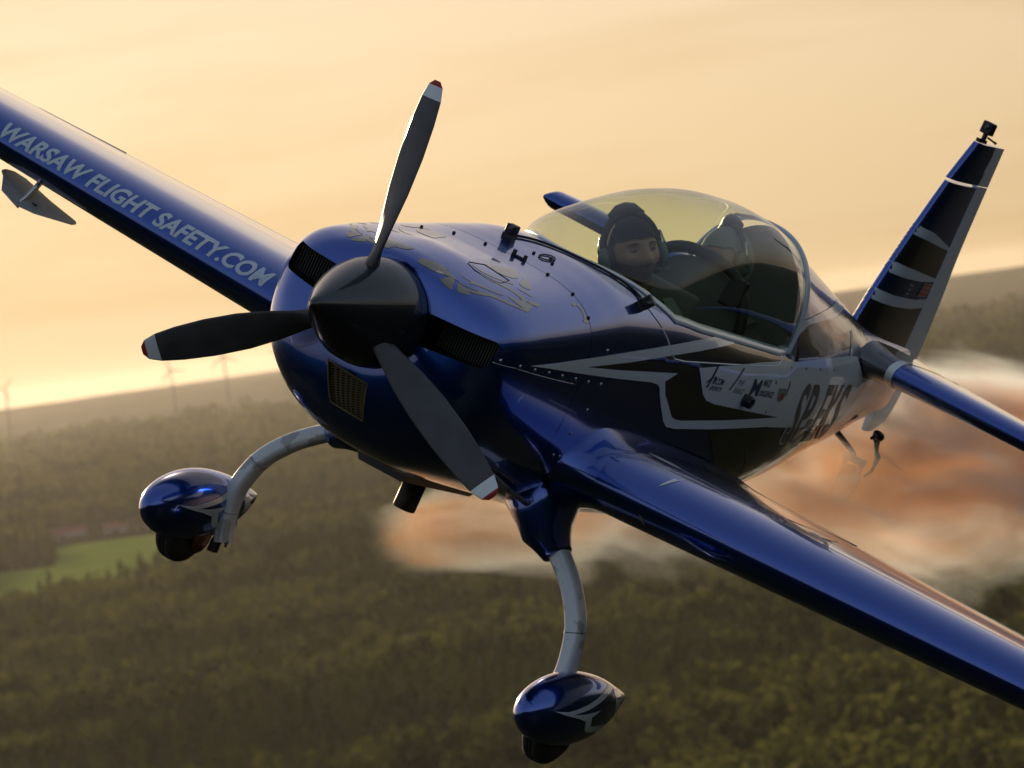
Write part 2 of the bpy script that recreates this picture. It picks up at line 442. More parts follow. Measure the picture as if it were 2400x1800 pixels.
# aileron spade of the starboard wing, trim tab on its trailing edge
spade = empty('aileron_spade', plane)
def bez(pts, n=8):
    out = []
    m = len(pts)
    for i in range(m):
        p0, p1, p2, p3 = (Vector(pts[(i + k - 1) % m]) for k in range(4))
        for j in range(n):
            t = j / n
            out.append(.5 * ((2 * p1) + (p2 - p0) * t + (2 * p0 - 5 * p1 + 4 * p2 - p3) * t * t + (3 * p1 - p0 - 3 * p2 + p3) * t ** 3))
    return out
SPD = [(2.06, 2.655, -.436), (2.055, 2.635, -.452), (2.03, 2.605, -.498), (2.02, 2.595, -.507), (2.01, 2.50, -.536), (2.03, 2.40, -.534), (2.09, 2.235, -.508), (2.105, 2.225, -.500), (2.11, 2.235, -.494), (2.13, 2.40, -.470), (2.13, 2.56, -.432), (2.11, 2.62, -.424), (2.08, 2.65, -.428)]
plate(SPD, .008, CARBON, 'spade_plate', spade, (.5, .1, 1))
obj('spade_arm', *tube([(2.03, 2.50, -.545), (2.05, 2.485, -.50), (2.07, 2.468, -.44), (2.09, 2.45, -.36)], .014, 8), m=STEEL, parent=spade)
obj('arm_bracket', *merge(tube([(2.06, 2.53, -.505), (2.06, 2.42, -.505)], .006, 6), box((2.10, 2.495, -.49), (.05, .02, .02))), m=BLACK, parent=spade)
tt = []
for a in range(9):
    y = 2.76 + .46 * a / 8; le, ch, th, zc = wing_pars(y); tt.append((le + ch, y, zc))
obj('trim_tab', *loft([[Vector((x - .01, y, z + .030 + dz)) for dz in (-.004, .008)] + [Vector((x + .05, y, z + .036 + dz)) for dz in (.008, -.004)] for x, y, z in tt]), m=BLACK, parent=plane, smooth=False)

# fin and rudder
def sym_ring(le, te, th, z, c0=0, c1=1, bulge=None):
    cs = [c0 + (c1 - c0) * c for c in CN]
    up = [Vector((le + c * (te - le), af_t(c) * th, z)) for c in cs]
    dn = [Vector((le + c * (te - le), -af_t(c) * th, z)) for c in cs]
    return up[::-1] + dn[(1 if c0 == 0 else 0):]
FLE = crv([.05, .33, .435, 1.09, 1.31], [5.50, 5.657, 5.69, 6.004, 6.146])
FTE = crv([-.24, -.17, 0, .2, .5, .75, 1.31], [6.50, 6.62, 6.655, 6.65, 6.615, 6.575, 6.538])
fin = empty('fin', plane)
def fin_ring(z):
    le, te = FLE(z), FTE(z); h = 6.40 - .02 * max(0, z - .6)
    return sym_ring(le, te, .115 - .045 * z, z, 0, (h - .006 - le) / (te - le))
o = obj('fin_panel', *loft([fin_ring(z) for z in body_xs(.12, 1.085, .06)]), m=BLUE, parent=fin); fix_normals(o); sharp(o, 40)
def rud_ring(z):
    le, te = FLE(z), FTE(z); h = 6.40 - .02 * max(0, z - .6)
    if z < .12: le = 5.6
    return sym_ring(le, te, .115 - .045 * max(z, .1), z, (h + .006 - le) / (te - le), 1)
def horn_ring(z):
    return sym_ring(FLE(z) + .02, FTE(z), .115 - .045 * z, z)
rud = obj('rudder', *merge(loft([rud_ring(z) for z in body_xs(-.24, 1.093, .06)]), loft([horn_ring(z) for z in body_xs(1.097, 1.305, .035)])), parent=plane, mats=[BLUE, WHITE])
for p in rud.data.polygons: p.material_index = 1 if p.center.x > 6.405 - .02 * max(0, p.center.z - .6) else 0
fix_normals(rud); sharp(rud, 40)
rp_ = Vector((6.40, 0, 0))
rud.data.transform(Matrix.Translation(rp_) @ Matrix.Rotation(R(RUD), 4, 'Z') @ Matrix.Translation(-rp_))

# tailplane
def stab(s):
    e = empty('tailplane', plane)
    def pars(y): 
        k = (y - .15) / 1.5
        le = 5.46 - .04 * k; ch = .96 - .36 * k; th = .140 - .045 * k
        if y > 1.62: th *= max(.25, math.sqrt(max(0, 1 - ((y - 1.62) / .045) ** 2)))
        return le, ch, th, .178 + .01 * k
    def ring(y, c0, c1):
        le, ch, th, zc = pars(y); cs = [c0 + (c1 - c0) * c for c in CN]
        up = [Vector((le + c * ch, s * y, zc + af_t(c) * th)) for c in cs]; dn = [Vector((le + c * ch, s * y, zc - af_t(c) * th)) for c in cs]
        return up[::-1] + dn[(1 if c0 == 0 else 0):]
    ys = [.10] + body_xs(.2, 1.55, .27) + [1.62, 1.635, 1.65, 1.66]
    o = obj('stabiliser', *loft([ring(y, 0, .555) for y in ys]), m=BLUE, parent=e); fix_normals(o); sharp(o, 40)
    o = obj('elevator', *loft([ring(y, .565, 1) for y in ys[1:]]), m=BLUE, parent=e); fix_normals(o); sharp(o, 40)
    # white ring and dark fairing at the root
    def band(y0, y1, off, m, name):
        rg = []
        for y in (y0, y1):
            le, ch, th, zc = pars(y)
            r_ = []
            for sd, cs in ((1, CN[::-1]), (-1, CN[1:])):
                for c in cs:
                    r_.append(Vector((le - (off if c < .03 else 0) + c * ch, s * y, zc + sd * (af_t(c) * th + off))))
            rg.append(r_)
        b = obj(name, *loft(rg, cap0=False, cap1=False), m=m, parent=e); fix_normals(b)
    band(.335, .375, .003, WHITE, 'white_band')
    rg = []
    for y, g in ((.335, .003), (.29, .006), (.25, .012), (.21, .022), (.17, .034)):
        le, ch, th, zc = pars(y); r_ = []
        for sd, cs in ((1, CN[::-1]), (-1, CN[1:])):
            for c in cs: r_.append(Vector((le - g * .9 * (1 - c) + c * ch, s * y, zc + sd * (af_t(c) * th + g * min(1, .3 + c * 6) * (1 - .8 * c)))))
        rg.append(r_)
    b = obj('root_fairing', *loft(rg, cap0=False, cap1=False), m=NAVY, parent=e); fix_normals(b)
stab(1); stab(-1)

# main landing gear
LEG = [(2.02, .40, -.66), (2.02, .50, -.70), (2.01, .62, -.775), (1.99, .74, -.875), (1.965, .835, -1.0), (1.95, .880, -1.14), (1.95, .885, -1.25), (1.95, .865, -1.35), (1.95, .84, -1.42)]
def gear(s):
    e = empty('landing_gear', plane)
    pts = [Vector((x, s * y, z)) for x, y, z in LEG]
    # resample smoothly
    P = []
    for i in range(len(pts) - 1):
        p0, p1, p2, p3 = pts[max(i - 1, 0)], pts[i], pts[i + 1], pts[min(i + 2, len(pts) - 1)]
        for j in range(5):
            t = j / 5; P.append(.5 * ((2 * p1) + (p2 - p0) * t + (2 * p0 - 5 * p1 + 4 * p2 - p3) * t * t + (3 * p1 - p0 - 3 * p2 + p3) * t ** 3))
    P.append(pts[-1])
    rings = []
    for i, p in enumerate(P):
        d = (P[min(i + 1, len(P) - 1)] - P[max(i - 1, 0)]).normalized()
        a = Vector((1, 0, 0)); b = d.cross(a).normalized(); k = i / (len(P) - 1)
        w, h = .062 - .010 * k, .043 - .010 * k
        rings.append([p + a * (w * math.copysign(abs(math.cos(t)) ** .55, math.cos(t))) + b * (h * math.copysign(abs(math.sin(t)) ** .55, math.sin(t))) for t in [2 * math.pi * (q + .5) / 20 for q in range(20)]])
    lg = obj('gear_leg', *loft(rings), m=GEARW, parent=e); fix_normals(lg); sharp(lg, 50)
    tape = []
    for f in (.52, .80):
        i = int(len(P) * f); p, d = P[i], (P[i + 1] - P[i - 1]).normalized(); a = Vector((1, 0, 0)); b = d.cross(a).normalized(); k = i / (len(P) - 1)
        w, h = .0635 - .010 * k, .0445 - .010 * k
        tape.append(loft([[p + d * q_ + a * (w * math.copysign(abs(math.cos(t)) ** .55, math.cos(t))) + b * (h * math.copysign(abs(math.sin(t)) ** .55, math.sin(t))) for t in [2 * math.pi * (q + .5) / 20 for q in range(20)]] for q_ in (-.002, .002)]))
    for vf in tape: obj('leg_clamp', *vf, m=GREYMET, parent=e)
    obj('brake_line', *tube([p + Vector((.062 - .008 * i / len(P), 0, 0)) for i, p in enumerate(P)][4:], .0055, 6), m=BLACK, parent=e)
    # fairing where the leg leaves the belly
    fr = []
    for k, (t, w, h) in enumerate([(-.14, .27, .20), (-.05, .22, .14), (.02, .175, .10), (.07, .135, .076), (.105, .105, .066), (.125, .092, .060)]):
        p = Vector((2.02 + .05 * (t < 0), s * (.50 + t * .8), -.70 - t * .62 if t > 0 else -.70 - t * 1.3)); d = Vector((0, s * .8, -.6)).normalized(); b = Vector((0, .6 * s, .8)) if s > 0 else Vector((0, -.6, .8))
        fr.append([p + Vector((1, 0, 0)) * w * math.cos(a) + b * h * math.sin(a) for a in [2 * math.pi * q / 28 for q in range(28)]])
    f = obj('gear_fairing', *loft(fr), m=BLUE, parent=e); fix_normals(f)
    # wheel spat: teardrop
    rings = []; cy = s * 1.0
    XS = [1.440, 1.443, 1.452, 1.475, 1.52, 1.58, 1.66, 1.75, 1.85, 1.95, 2.05, 2.15, 2.25, 2.33, 2.38, 2.395]
    WD = crv([1.44, 1.452, 1.475, 1.52, 1.58, 1.66, 1.75, 1.85, 2.0, 2.15, 2.28, 2.36, 2.395], [.004, .04, .065, .092, .110, .124, .130, .130, .119, .090, .055, .027, .010])
    TP = crv([1.44, 1.452, 1.475, 1.52, 1.58, 1.66, 1.75, 1.85, 2.0, 2.15, 2.28, 2.36, 2.395], [-1.33, -1.288, -1.262, -1.23, -1.20, -1.172, -1.155, -1.148, -1.155, -1.178, -1.21, -1.228, -1.238])
    BT = crv([1.44, 1.452, 1.475, 1.52, 1.58, 1.66, 1.75, 1.85, 2.0, 2.15, 2.28, 2.36, 2.395], [-1.335, -1.375, -1.40, -1.43, -1.455, -1.475, -1.483, -1.48, -1.455, -1.405, -1.335, -1.28, -1.252])
    for x in XS:
        w, zt, zb = WD(x), TP(x), BT(x); zc, h = (zt + zb) / 2, (zt - zb) / 2
        rings.append([Vector((x, cy + w * math.copysign(abs(math.cos(t)) ** .92, math.cos(t)), zc + h * math.copysign(abs(math.sin(t)) ** .92, math.sin(t)))) for t in [2 * math.pi * q / 48 for q in range(48)]])
    sp_ = obj('wheel_spat', *loft(rings), parent=e, mats=[BLUE, DARK]); fix_normals(sp_)
    md = sp_.modifiers.new('sub', 'SUBSURF'); md.levels = md.render_levels = 1; apply_mods(sp_)
    sp_.data.polygons.foreach_set('use_smooth', [True] * len(sp_.data.polygons))
    wy = s * .985
    prof = [(-.052, .075), (-.060, .095), (-.064, .125), (-.058, .152), (-.045, .172), (-.030, .181), (-.012, .184), (-.010, .180), (-.006, .180), (-.004, .1845), (.004, .1845), (.006, .180), (.010, .180), (.012, .184), (.030, .181), (.045, .172), (.058, .152), (.064, .125), (.060, .095), (.052, .075)]
    ty = obj('tyre', *lathe(prof, 'y', (1.83, wy, -1.392), 48), m=RUBBER, parent=e)
    hub = obj('wheel_hub', *lathe([(-.05, .002), (-.05, .07), (-.045, .078), (.045, .078), (.05, .07), (.05, .002)], 'y', (1.83, wy, -1.392), 28), m=GREYMET, parent=e); sharp(hub)
    obj('brake_caliper', *merge(box((1.93, s * .865, -1.445), (.04, .035, .06)), tube([(1.90, s * .80, -1.42), (1.98, s * .845, -1.38), (2.03, s * .86, -1.33)], .007, 6)), m=BLACK, parent=e, smooth=False)
    obj('brake_disc', *lathe([(-.004, .03), (-.004, .07), (.004, .07), (.004, .03)], 'y', (1.86, s * .90, -1.43), 28), m=mat('brake_rust', (.16, .05, .02), .5, .5) if s > 0 else bpy.data.materials['brake_rust'], parent=e)
    return e
GEAR_S = gear(1); GEAR_P = gear(-1)

# tail wheel on its sprung arm
tw = empty('tail_wheel', plane)
obj('spring_arm', *tube([(5.95, 0, -.23), (6.2, 0, -.30), (6.40, 0, -.36), (6.47, 0, -.40)], [.03, .026, .022, .02], 8, (1, .5)), m=BLACK, parent=tw)
obj('fork', *merge(tube([(6.47, -.045, -.40), (6.50, -.045, -.52)], .014, 8), tube([(6.47, .045, -.40), (6.50, .045, -.52)], .014, 8), box((6.47, 0, -.395), (.06, .11, .035))), m=GREYMET, parent=tw)
obj('tyre', *lathe([(-.028, .04), (-.034, .065), (-.030, .088), (-.015, .098), (.015, .098), (.030, .088), (.034, .065), (.028, .04)], 'y', (6.505, 0, -.525), 32), m=RUBBER, parent=tw)
obj('steering_spring', *merge(tube([(6.42, -.06, -.24), (6.47, -.07, -.27), (6.50, -.075, -.31), (6.545, -.08, -.345), (6.55, -.08, -.42), (6.53, -.06, -.46)], [.010, .016, .010, .016, .009, .006], 8),
    tube([(6.30, -.11, -.21), (6.36, -.11, -.225), (6.44, -.09, -.235)], [.018, .026, .018], 8), tube([(6.24, -.12, -.235), (6.32, -.115, -.215)], .009, 6)), m=BLACK, parent=tw)

# exhaust, smoke pipe, belly vents
ex = empty('exhaust', plane)
o = obj('exhaust_pipe', *merge(lathe([(-.76, .052), (-.90, .052), (-.905, .049), (-.905, .044), (-.76, .044)], 'z', (1.95, .12, 0), 28)), m=mat('burnt_steel', (.07, .055, .045), .5, .8, var=(8, (.03, .022, .018), .4, .7)), parent=ex)
obj('heat_shield', *loft([[Vector((x, .10 + dy, -.70 - .045 * (x - 1.5) / .8 - z)) for dy, z in ((-.13, .0), (-.11, .03), (.11, .03), (.13, .0))] for x in (1.5, 1.7, 2.0, 2.25)]), m=BLACK, parent=ex, smooth=False)

# canopy: glass bubble, rails and rear arch
can = empty('canopy', plane)
RY = crv([0, .06, .14, .23, .31, .37], [2.07, 2.085, 2.12, 2.19, 2.28, 2.40])
YR = crv([2.07, 2.0701, 2.075, 2.085, 2.12, 2.20, 2.30, 2.42, 2.58, 2.9, 3.45, 4.0, 4.2], [0, .003, .035, .06, .12, .19, .265, .345, .405, .40, .375, .355, .325])
SPZ = crv([2.07, 2.2, 2.35, 2.55, 2.8, 3.1, 3.4, 3.7, 3.95, 4.2], [.415, .455, .503, .578, .668, .738, .765, .758, .732, .690])
def can_ring(x, n=40, off=0):
    yr = YR(x); zr = top_z(x, yr) if x < 4.19 else .185
    if x > 4.1: zr = .195
    zt = SPZ(x); b = .055 * min(1, max(0, x - 2.3) / .7) * min(1, max(0, (4.3 - x) / .5))
    ring = []
    for k in range(n + 1):
        t = math.pi * k / n; c, s = math.cos(t), math.sin(t)
        e = 1.85 + .5 * min(1, max(0, (x - 2.1) / .9)); h = abs(s) ** (2 / e)
        y = (yr + off) * math.copysign(abs(c) ** (2 / e), c) * (1 + b * 4 * h * (1 - h) * 1.0)
        ring.append(Vector((x, y, zr + (zt + off - zr) * h)))
    return ring
CX = [2.0705, 2.078, 2.09, 2.105, 2.125, 2.15, 2.18, 2.22, 2.27, 2.33, 2.40] + body_xs(2.48, 4.2, .09)
gl = obj('canopy_glass', *loft([can_ring(x) for x in CX], closed=False, cap0=False, cap1=False), m=GLASS, parent=can)
md = gl.modifiers.new('sub', 'SUBSURF'); md.levels = md.render_levels = 1; apply_mods(gl)
gl.data.polygons.foreach_set('use_smooth', [True] * len(gl.data.polygons))
def strip(pts, nrms, w, h, name, m, parent):
    """raised band following pts, w wide and h thick"""
    rings = []
    for i, p in enumerate(pts):
        d = (pts[min(i + 1, len(pts) - 1)] - pts[max(i - 1, 0)]).normalized(); n = Vector(nrms[i]).normalized(); a = d.cross(n).normalized(); n = a.cross(d).normalized()
        rings.append([p - a * w / 2 - n * h * .4, p - a * w / 2 + n * h * .5, p - a * w * .3 + n * h, p + a * w * .3 + n * h, p + a * w / 2 + n * h * .5, p + a * w / 2 - n * h * .4])
    o = obj(name, *loft(rings), m=m, parent=parent); fix_normals(o); sharp(o, 50); return o
rl = []
for x, y in RAIL[::-1]: rl.append((x, -y))
for x, y in RAIL[1:]: rl.append((x, y))
rp2 = []
for i in range(len(rl) - 1):
    for j in range(4):
        t = j / 4; rp2.append((rl[i][0] + (rl[i + 1][0] - rl[i][0]) * t, rl[i][1] + (rl[i + 1][1] - rl[i][1]) * t))
rp2.append(rl[-1])
rp3, nn = [], []
for x, y in rp2:
    h = SHELL.ray_cast(Vector((min(x, 4.185), y, 3)), Vector((0, 0, -1)))
    rp3.append(Vector((x, y, h[0].z if x < 4.18 else .20))); nn.append(h[1] if h[1].z > 0 else -h[1])
strip(rp3, nn, .045, .010, 'canopy_rail', SILVER, can)
ar_ = can_ring(4.195, 40, .004)
strip(ar_, [Vector((0, p.y, p.z - .25)) for p in ar_], .03, .012, 'rear_arch', SILVER, can)
ar2 = can_ring(4.12, 30, -.006)
# strap inside the glass near the rear arch
obj('retaining_strap', *tube([can_ring(3.93, 30, -.02)[15], can_ring(4.02, 30, -.02)[12], can_ring(4.12, 30, -.02)[9], can_ring(4.18, 30, -.015)[7]], .007, 6), m=BLACK, parent=can)

# cockpit fittings
ck = empty('cockpit', plane)
def hoop(x, w, zb, zt, rad, name, m, n=24, e=2.6):
    pts = []
    for k in range(n + 1):
        t = math.pi * k / n; c, s = math.cos(t), math.sin(t)
        pts.append(Vector((x, w * math.copysign(abs(c) ** (2 / e), c), zb + (zt - zb) * abs(s) ** (2 / e))))
    return obj(name, *tube(pts, rad, 10, None, Vector((1, 0, 0))), m=m, parent=ck)
hoop(3.62, .30, .12, .50, .028, 'mirrored_arch', BLACK)  # solid hoop added in place of a dark arch mirrored in the glass
o = obj('instrument_panel', *loft([[Vector((3.64 + dx, .29 * math.copysign(abs(math.cos(t)) ** .8, math.cos(t)), .0 + (.47 if math.sin(t) > 0 else .25) * math.copysign(abs(math.sin(t)) ** .8, math.sin(t)) )) for t in [2 * math.pi * k / 32 for k in range(32)]] for dx in (0, .02)]), m=COCKPIT, parent=ck, smooth=False)
for y, z in ((-.15, .2), (0, .26), (.15, .2), (-.08, .05), (.08, .05)):
    g_ = obj('instrument_dial', *lathe([(3.665, .001), (3.665, .045), (3.655, .05), (3.645, .05)], 'x', (0, y, z), 20), m=GREYMET, parent=ck)
hoop(2.50, .28, .10, .27, .018, 'front_coaming', BLACK)
for xs in (3.02, 4.02):
    st = empty('seat', plane)
    o = obj('seat_back', *merge(box((xs + .16, 0, .05), (.06, .42, .62), Matrix.Rotation(R(14), 3, 'Y'))), m=COCKPIT, parent=st, smooth=False); bevel(o, .03, 3)
    o = obj('seat_pan', *box((xs - .12, 0, -.30), (.5, .42, .07)), m=COCKPIT, parent=st, smooth=False); bevel(o, .02, 3)
    for s in (-1, 1):
        obj('harness_strap', *loft([[Vector((x, s * (.10 + d), z)) for d in (-.022, .022)] + [Vector((x + .006, s * (.10 + d), z)) for d in (.022, -.022)] for x, z in ((xs + .17, .26), (xs + .09, .24), (xs - .07, .12), (xs - .11, -.1))]), m=mat('harness_webbing', (.10, .13, .10), .7) if 'harness_webbing' not in bpy.data.materials else bpy.data.materials['harness_webbing'], parent=st, smooth=False)
# pale side rail on the far wall and canopy brace seen through the glass
obj('side_console', *merge(box((3.3, .325, .12), (1.5, .02, .12)), box((3.3, -.325, .10), (1.5, .02, .10))), m=mat('console_green_grey', (.38, .42, .37), .6), parent=ck, smooth=False)
obj('canopy_brace', *tube([(3.05, .30, .22), (3.2, .05, .28), (3.35, -.2, .18), (3.5, -.32, .02)], .028, 8, (1, .4)), m=bpy.data.materials['console_green_grey'], parent=ck)
o = obj('handheld_display', *box((3.60, -.20, .40), (.03, .10, .14), Matrix.Rotation(R(10), 3, 'Y')), m=BLACK, parent=ck, smooth=False); bevel(o, .008)
# ------------------------------------------------------------------ paint scheme, lettering and small fittings on the skin
def clean_obj_bvh(o):
    return BVHTree.FromPolygons([v.co.copy() for v in o.data.vertices], [tuple(p.vertices) for p in o.data.polygons])
AXN = {'x': 0, 'y': 1, 'z': 2}
def project(bm, plane_axes, direction, bvh, off, start):
    """drop the flat vertices (u, v) of bm on the surface along direction"""
    d = Vector(direction); ia, ib = AXN[plane_axes[0]], AXN[plane_axes[1]]; dead = []
    for v in bm.verts:
        p = Vector((0, 0, 0)); p[ia] = v.co.x; p[ib] = v.co.y; p = p - d * start
        h = bvh.ray_cast(p, d)
        if h[0] is None: dead.append(v); continue
        n = h[1] if h[1].dot(d) < 0 else -h[1]
        v.co = h[0] + n * off
    bmesh.ops.delete(bm, geom=dead, context='VERTS')
def grid_cut(bm, step):
    if not bm.verts: return
    for ax in (0, 1):
        lo = min(v.co[ax] for v in bm.verts); hi = max(v.co[ax] for v in bm.verts)
        n = Vector((0, 0, 0)); n[ax] = 1; k = math.floor(lo / step) + 1
        while k * step < hi:
            p = Vector((0, 0, 0)); p[ax] = k * step
            bmesh.ops.bisect_plane(bm, geom=bm.verts[:] + bm.edges[:] + bm.faces[:], plane_co=p, plane_no=n, dist=1e-6)
            k += 1
def finish(bm, name, m, parent):
    me = bpy.data.meshes.new(name); bm.to_mesh(me); bm.free(); me.materials.append(m)
    me.polygons.foreach_set('use_smooth', [True] * len(me.polygons)); me.update()
    o = bpy.data.objects.new(name, me); COL.objects.link(o); o.parent = parent; return o
def decal(name, polys, m, axes='xz', direction=(0, 1, 0), bvh=None, off=.003, step=.05, parent=None, start=3.0):
    bm = bmesh.new()
    for poly in polys:
        vs = [bm.verts.new((a, b, 0)) for a, b in poly]; f = bm.faces.new(vs)
        bmesh.ops.triangulate(bm, faces=[f], ngon_method='EAR_CLIP')
    grid_cut(bm, step); project(bm, axes, direction, bvh or SHELL, off, start)
    return finish(bm, name, m, parent or plane)
def smooth_poly(pts, n=5):
    return [(p.x, p.y) for p in bez([(a, b, 0) for a, b in pts], n)]
def text_bm(body_text, bold=0.0, spacing=1.0):
    cu = bpy.data.curves.new('t', 'FONT'); cu.body = body_text; cu.offset = bold; cu.space_character = spacing; cu.resolution_u = 5
    o = bpy.data.objects.new('t', cu); COL.objects.link(o)
    dg = bpy.context.evaluated_depsgraph_get(); me = bpy.data.meshes.new_from_object(o.evaluated_get(dg))
    bpy.data.objects.remove(o); bm = bmesh.new(); bm.from_mesh(me); bpy.data.meshes.remove(me)
    return bm
def text_decal(name, s, m, fn, axes, direction, bvh, off, step, parent, bold=0.0, spacing=1.0, clip=None, start=3.0):
    """fn maps normalised text coordinates (0..1, 0..1) to the projection plane"""
    bm = text_bm(s, bold, spacing)
    xs = [v.co.x for v in bm.verts]; ys = [v.co.y for v in bm.verts]; x0, x1, y0, y1 = min(xs), max(xs), min(ys), max(ys)
    for v in bm.verts:
        a, b = fn((v.co.x - x0) / (x1 - x0), (v.co.y - y0) / (y1 - y0)); v.co = Vector((a, b, 0))
    if clip is not None:
        bmesh.ops.bisect_plane(bm, geom=bm.verts[:] + bm.edges[:] + bm.faces[:], plane_co=Vector((0, clip, 0)), plane_no=Vector((0, 1, 0)), clear_outer=True)
    grid_cut(bm, step); project(bm, axes, direction, bvh, off, start)
    return finish(bm, name, m, parent)

# dark side panel, pale side panel, arrow stripes (x, z) on the port flank
decal('dark_panel', [[(1.56, .073), (2.04, .111), (2.55, .158), (3.00, .200), (3.24, .215), (3.45, .229), (3.9, .20), (4.19, .18), (4.215, .33), (4.55, .345), (4.9, .352), (5.20, .368), (5.5, .34), (5.62, .30), (5.66, .2), (5.2, .19), (4.5, .185), (3.7, .155), (2.9, .108), (3.0, .03), (3.12, -.035), (4.15, -.088), (2.94, -.14), (2.84, -.13), (2.75, -.10), (2.60, -.02), (2.535, .04), (2.66, .082), (1.98, .073)]], NAVY, off=.0020)
decal('belly_panel', [[(3.30, -.16), (4.0, -.15), (5.2, -.125), (5.2, -.30), (4.4, -.52), (3.9, -.56), (3.75, -.40)]], NAVY, off=.0020)
decal('pale_panel', [[(2.905, .112), (3.19, .130), (3.71, .159), (4.52, .187), (5.18, .195), (5.36, .193), (5.5, .10), (6.45, .02), (6.45, -.10), (5.75, -.135), (5.0, -.14), (4.07, -.139), (3.30, -.168), (2.90, -.178), (2.79, -.172), (2.72, -.145), (2.60, -.07), (2.53, -.02), (2.505, .005), (2.46, .022), (2.38, .030), (1.92, .034), (1.56, .040), (1.15, .049), (.95, .050), (1.425, .098), (1.92, .146), (2.77, .221), (3.08, .243), (3.11, .250), (3.28, .252), (3.47, .234), (3.23, .214), (2.55, .157), (2.04, .11), (1.55, .072), (1.975, .072), (2.66, .081), (2.535, .039), (2.60, -.02), (2.757, -.099), (2.80, -.122), (2.86, -.134), (2.94, -.137), (3.5, -.117), (4.19, -.088), (3.63, -.062), (3.25, -.045), (3.13, -.031), (3.06, -.003), (3.0, .039)]], WHITE, off=.0040)
decal('spine_stripe', [[(4.2, .300), (4.2, .35), (4.52, .378), (4.9, .40), (5.16, .42), (5.33, .385), (5.0, .365), (4.6, .352), (4.36, .338)]], SILVER, off=.0040)
decal('tail_ring', [[(5.225, .195), (5.265, .195), (5.31, .30), (5.27, .30)]], SILVER, off=.0045)
# registration on the flank: dark over the pale panel, pale outlined below it
reg_fn = lambda bold: (lambda u, v: (4.385 + (-.012 if bold else 0) + u * (.905 + (.024 if bold else 0)) + .055 * v - .0, -.222 - (.008 if bold else 0) + v * (.302 + (.016 if bold else 0)) - .012 * u * v))
text_decal('registration_outline', 'SP-EKS', WHITE, reg_fn(True), 'xz', (0, 1, 0), SHELL, .0050, .06, plane, .034, 1.02, clip=-.137)
text_decal('registration_lettering', 'SP-EKS', GREYTXT, reg_fn(False), 'xz', (0, 1, 0), SHELL, .0062, .06, plane, .018, 1.05)
# sponsors' marks: a small figure, a slanted bar with two words, a monogram with two lines, a shield
INK = mat('dark_blue_print', (.03, .035, .09), .5)
PALEINK = mat('faded_grey_print', (.22, .21, .19), .5)
decal('sponsor_mark', [[(3.06, .03), (3.085, .03), (3.13, .10), (3.15, .128), (3.125, .128), (3.10, .09)], [(3.04, .045), (3.12, .075), (3.115, .085), (3.05, .058)], [(3.125, .075), (3.14, .085), (3.165, .078), (3.15, .066)]], INK, off=.0052, step=.03)
txt = lambda x0, x1, z0, z1: (lambda u, v: (x0 + (x1 - x0) * u + .02 * v, z0 + (z1 - z0) * v - .03 * u * (x1 - x0)))
text_decal('sponsor_word', 'IBCOM', INK, txt(3.115, 3.255, .048, .078), 'xz', (0, 1, 0), SHELL, .0052, .05, plane, .02)
text_decal('sponsor_word', 'SPORTS', INK, txt(3.105, 3.25, .02, .040), 'xz', (0, 1, 0), SHELL, .0052, .05, plane, .02)
decal('sponsor_bar', [[(3.355, .028), (3.375, .028), (3.50, .132), (3.475, .132)]], GREYTXT, off=.0052, step=.03)
text_decal('sponsor_word', 'THE', PALEINK, txt(3.44, 3.52, .055, .078), 'xz', (0, 1, 0), SHELL, .0052, .05, plane, .02)
text_decal('sponsor_word', 'MARCE', PALEINK, txt(3.42, 3.55, .016, .042), 'xz', (0, 1, 0), SHELL, .0052, .05, plane, .02)
text_decal('sponsor_word', 'M', INK, txt(3.64, 3.76, .012, .088), 'xz', (0, 1, 0), SHELL, .0052, .05, plane, .03)
text_decal('sponsor_word', 'MACE', INK, txt(3.79, 3.89, .058, .090), 'xz', (0, 1, 0), SHELL, .0052, .05, plane, .02)
text_decal('sponsor_word', 'DILIGENCE', INK, txt(3.77, 3.97, .012, .040), 'xz', (0, 1, 0), SHELL, .0052, .05, plane, .02)
decal('shield_mark', [[(4.035, .055), (4.165, .052), (4.165, .02), (4.13, -.008), (4.085, -.012), (4.05, .01)]], PALEINK, off=.0052, step=.03)
decal('shield_mark', [[(4.085, .03), (4.135, .028), (4.125, -.002), (4.095, -.004)]], RED, off=.0060, step=.03)

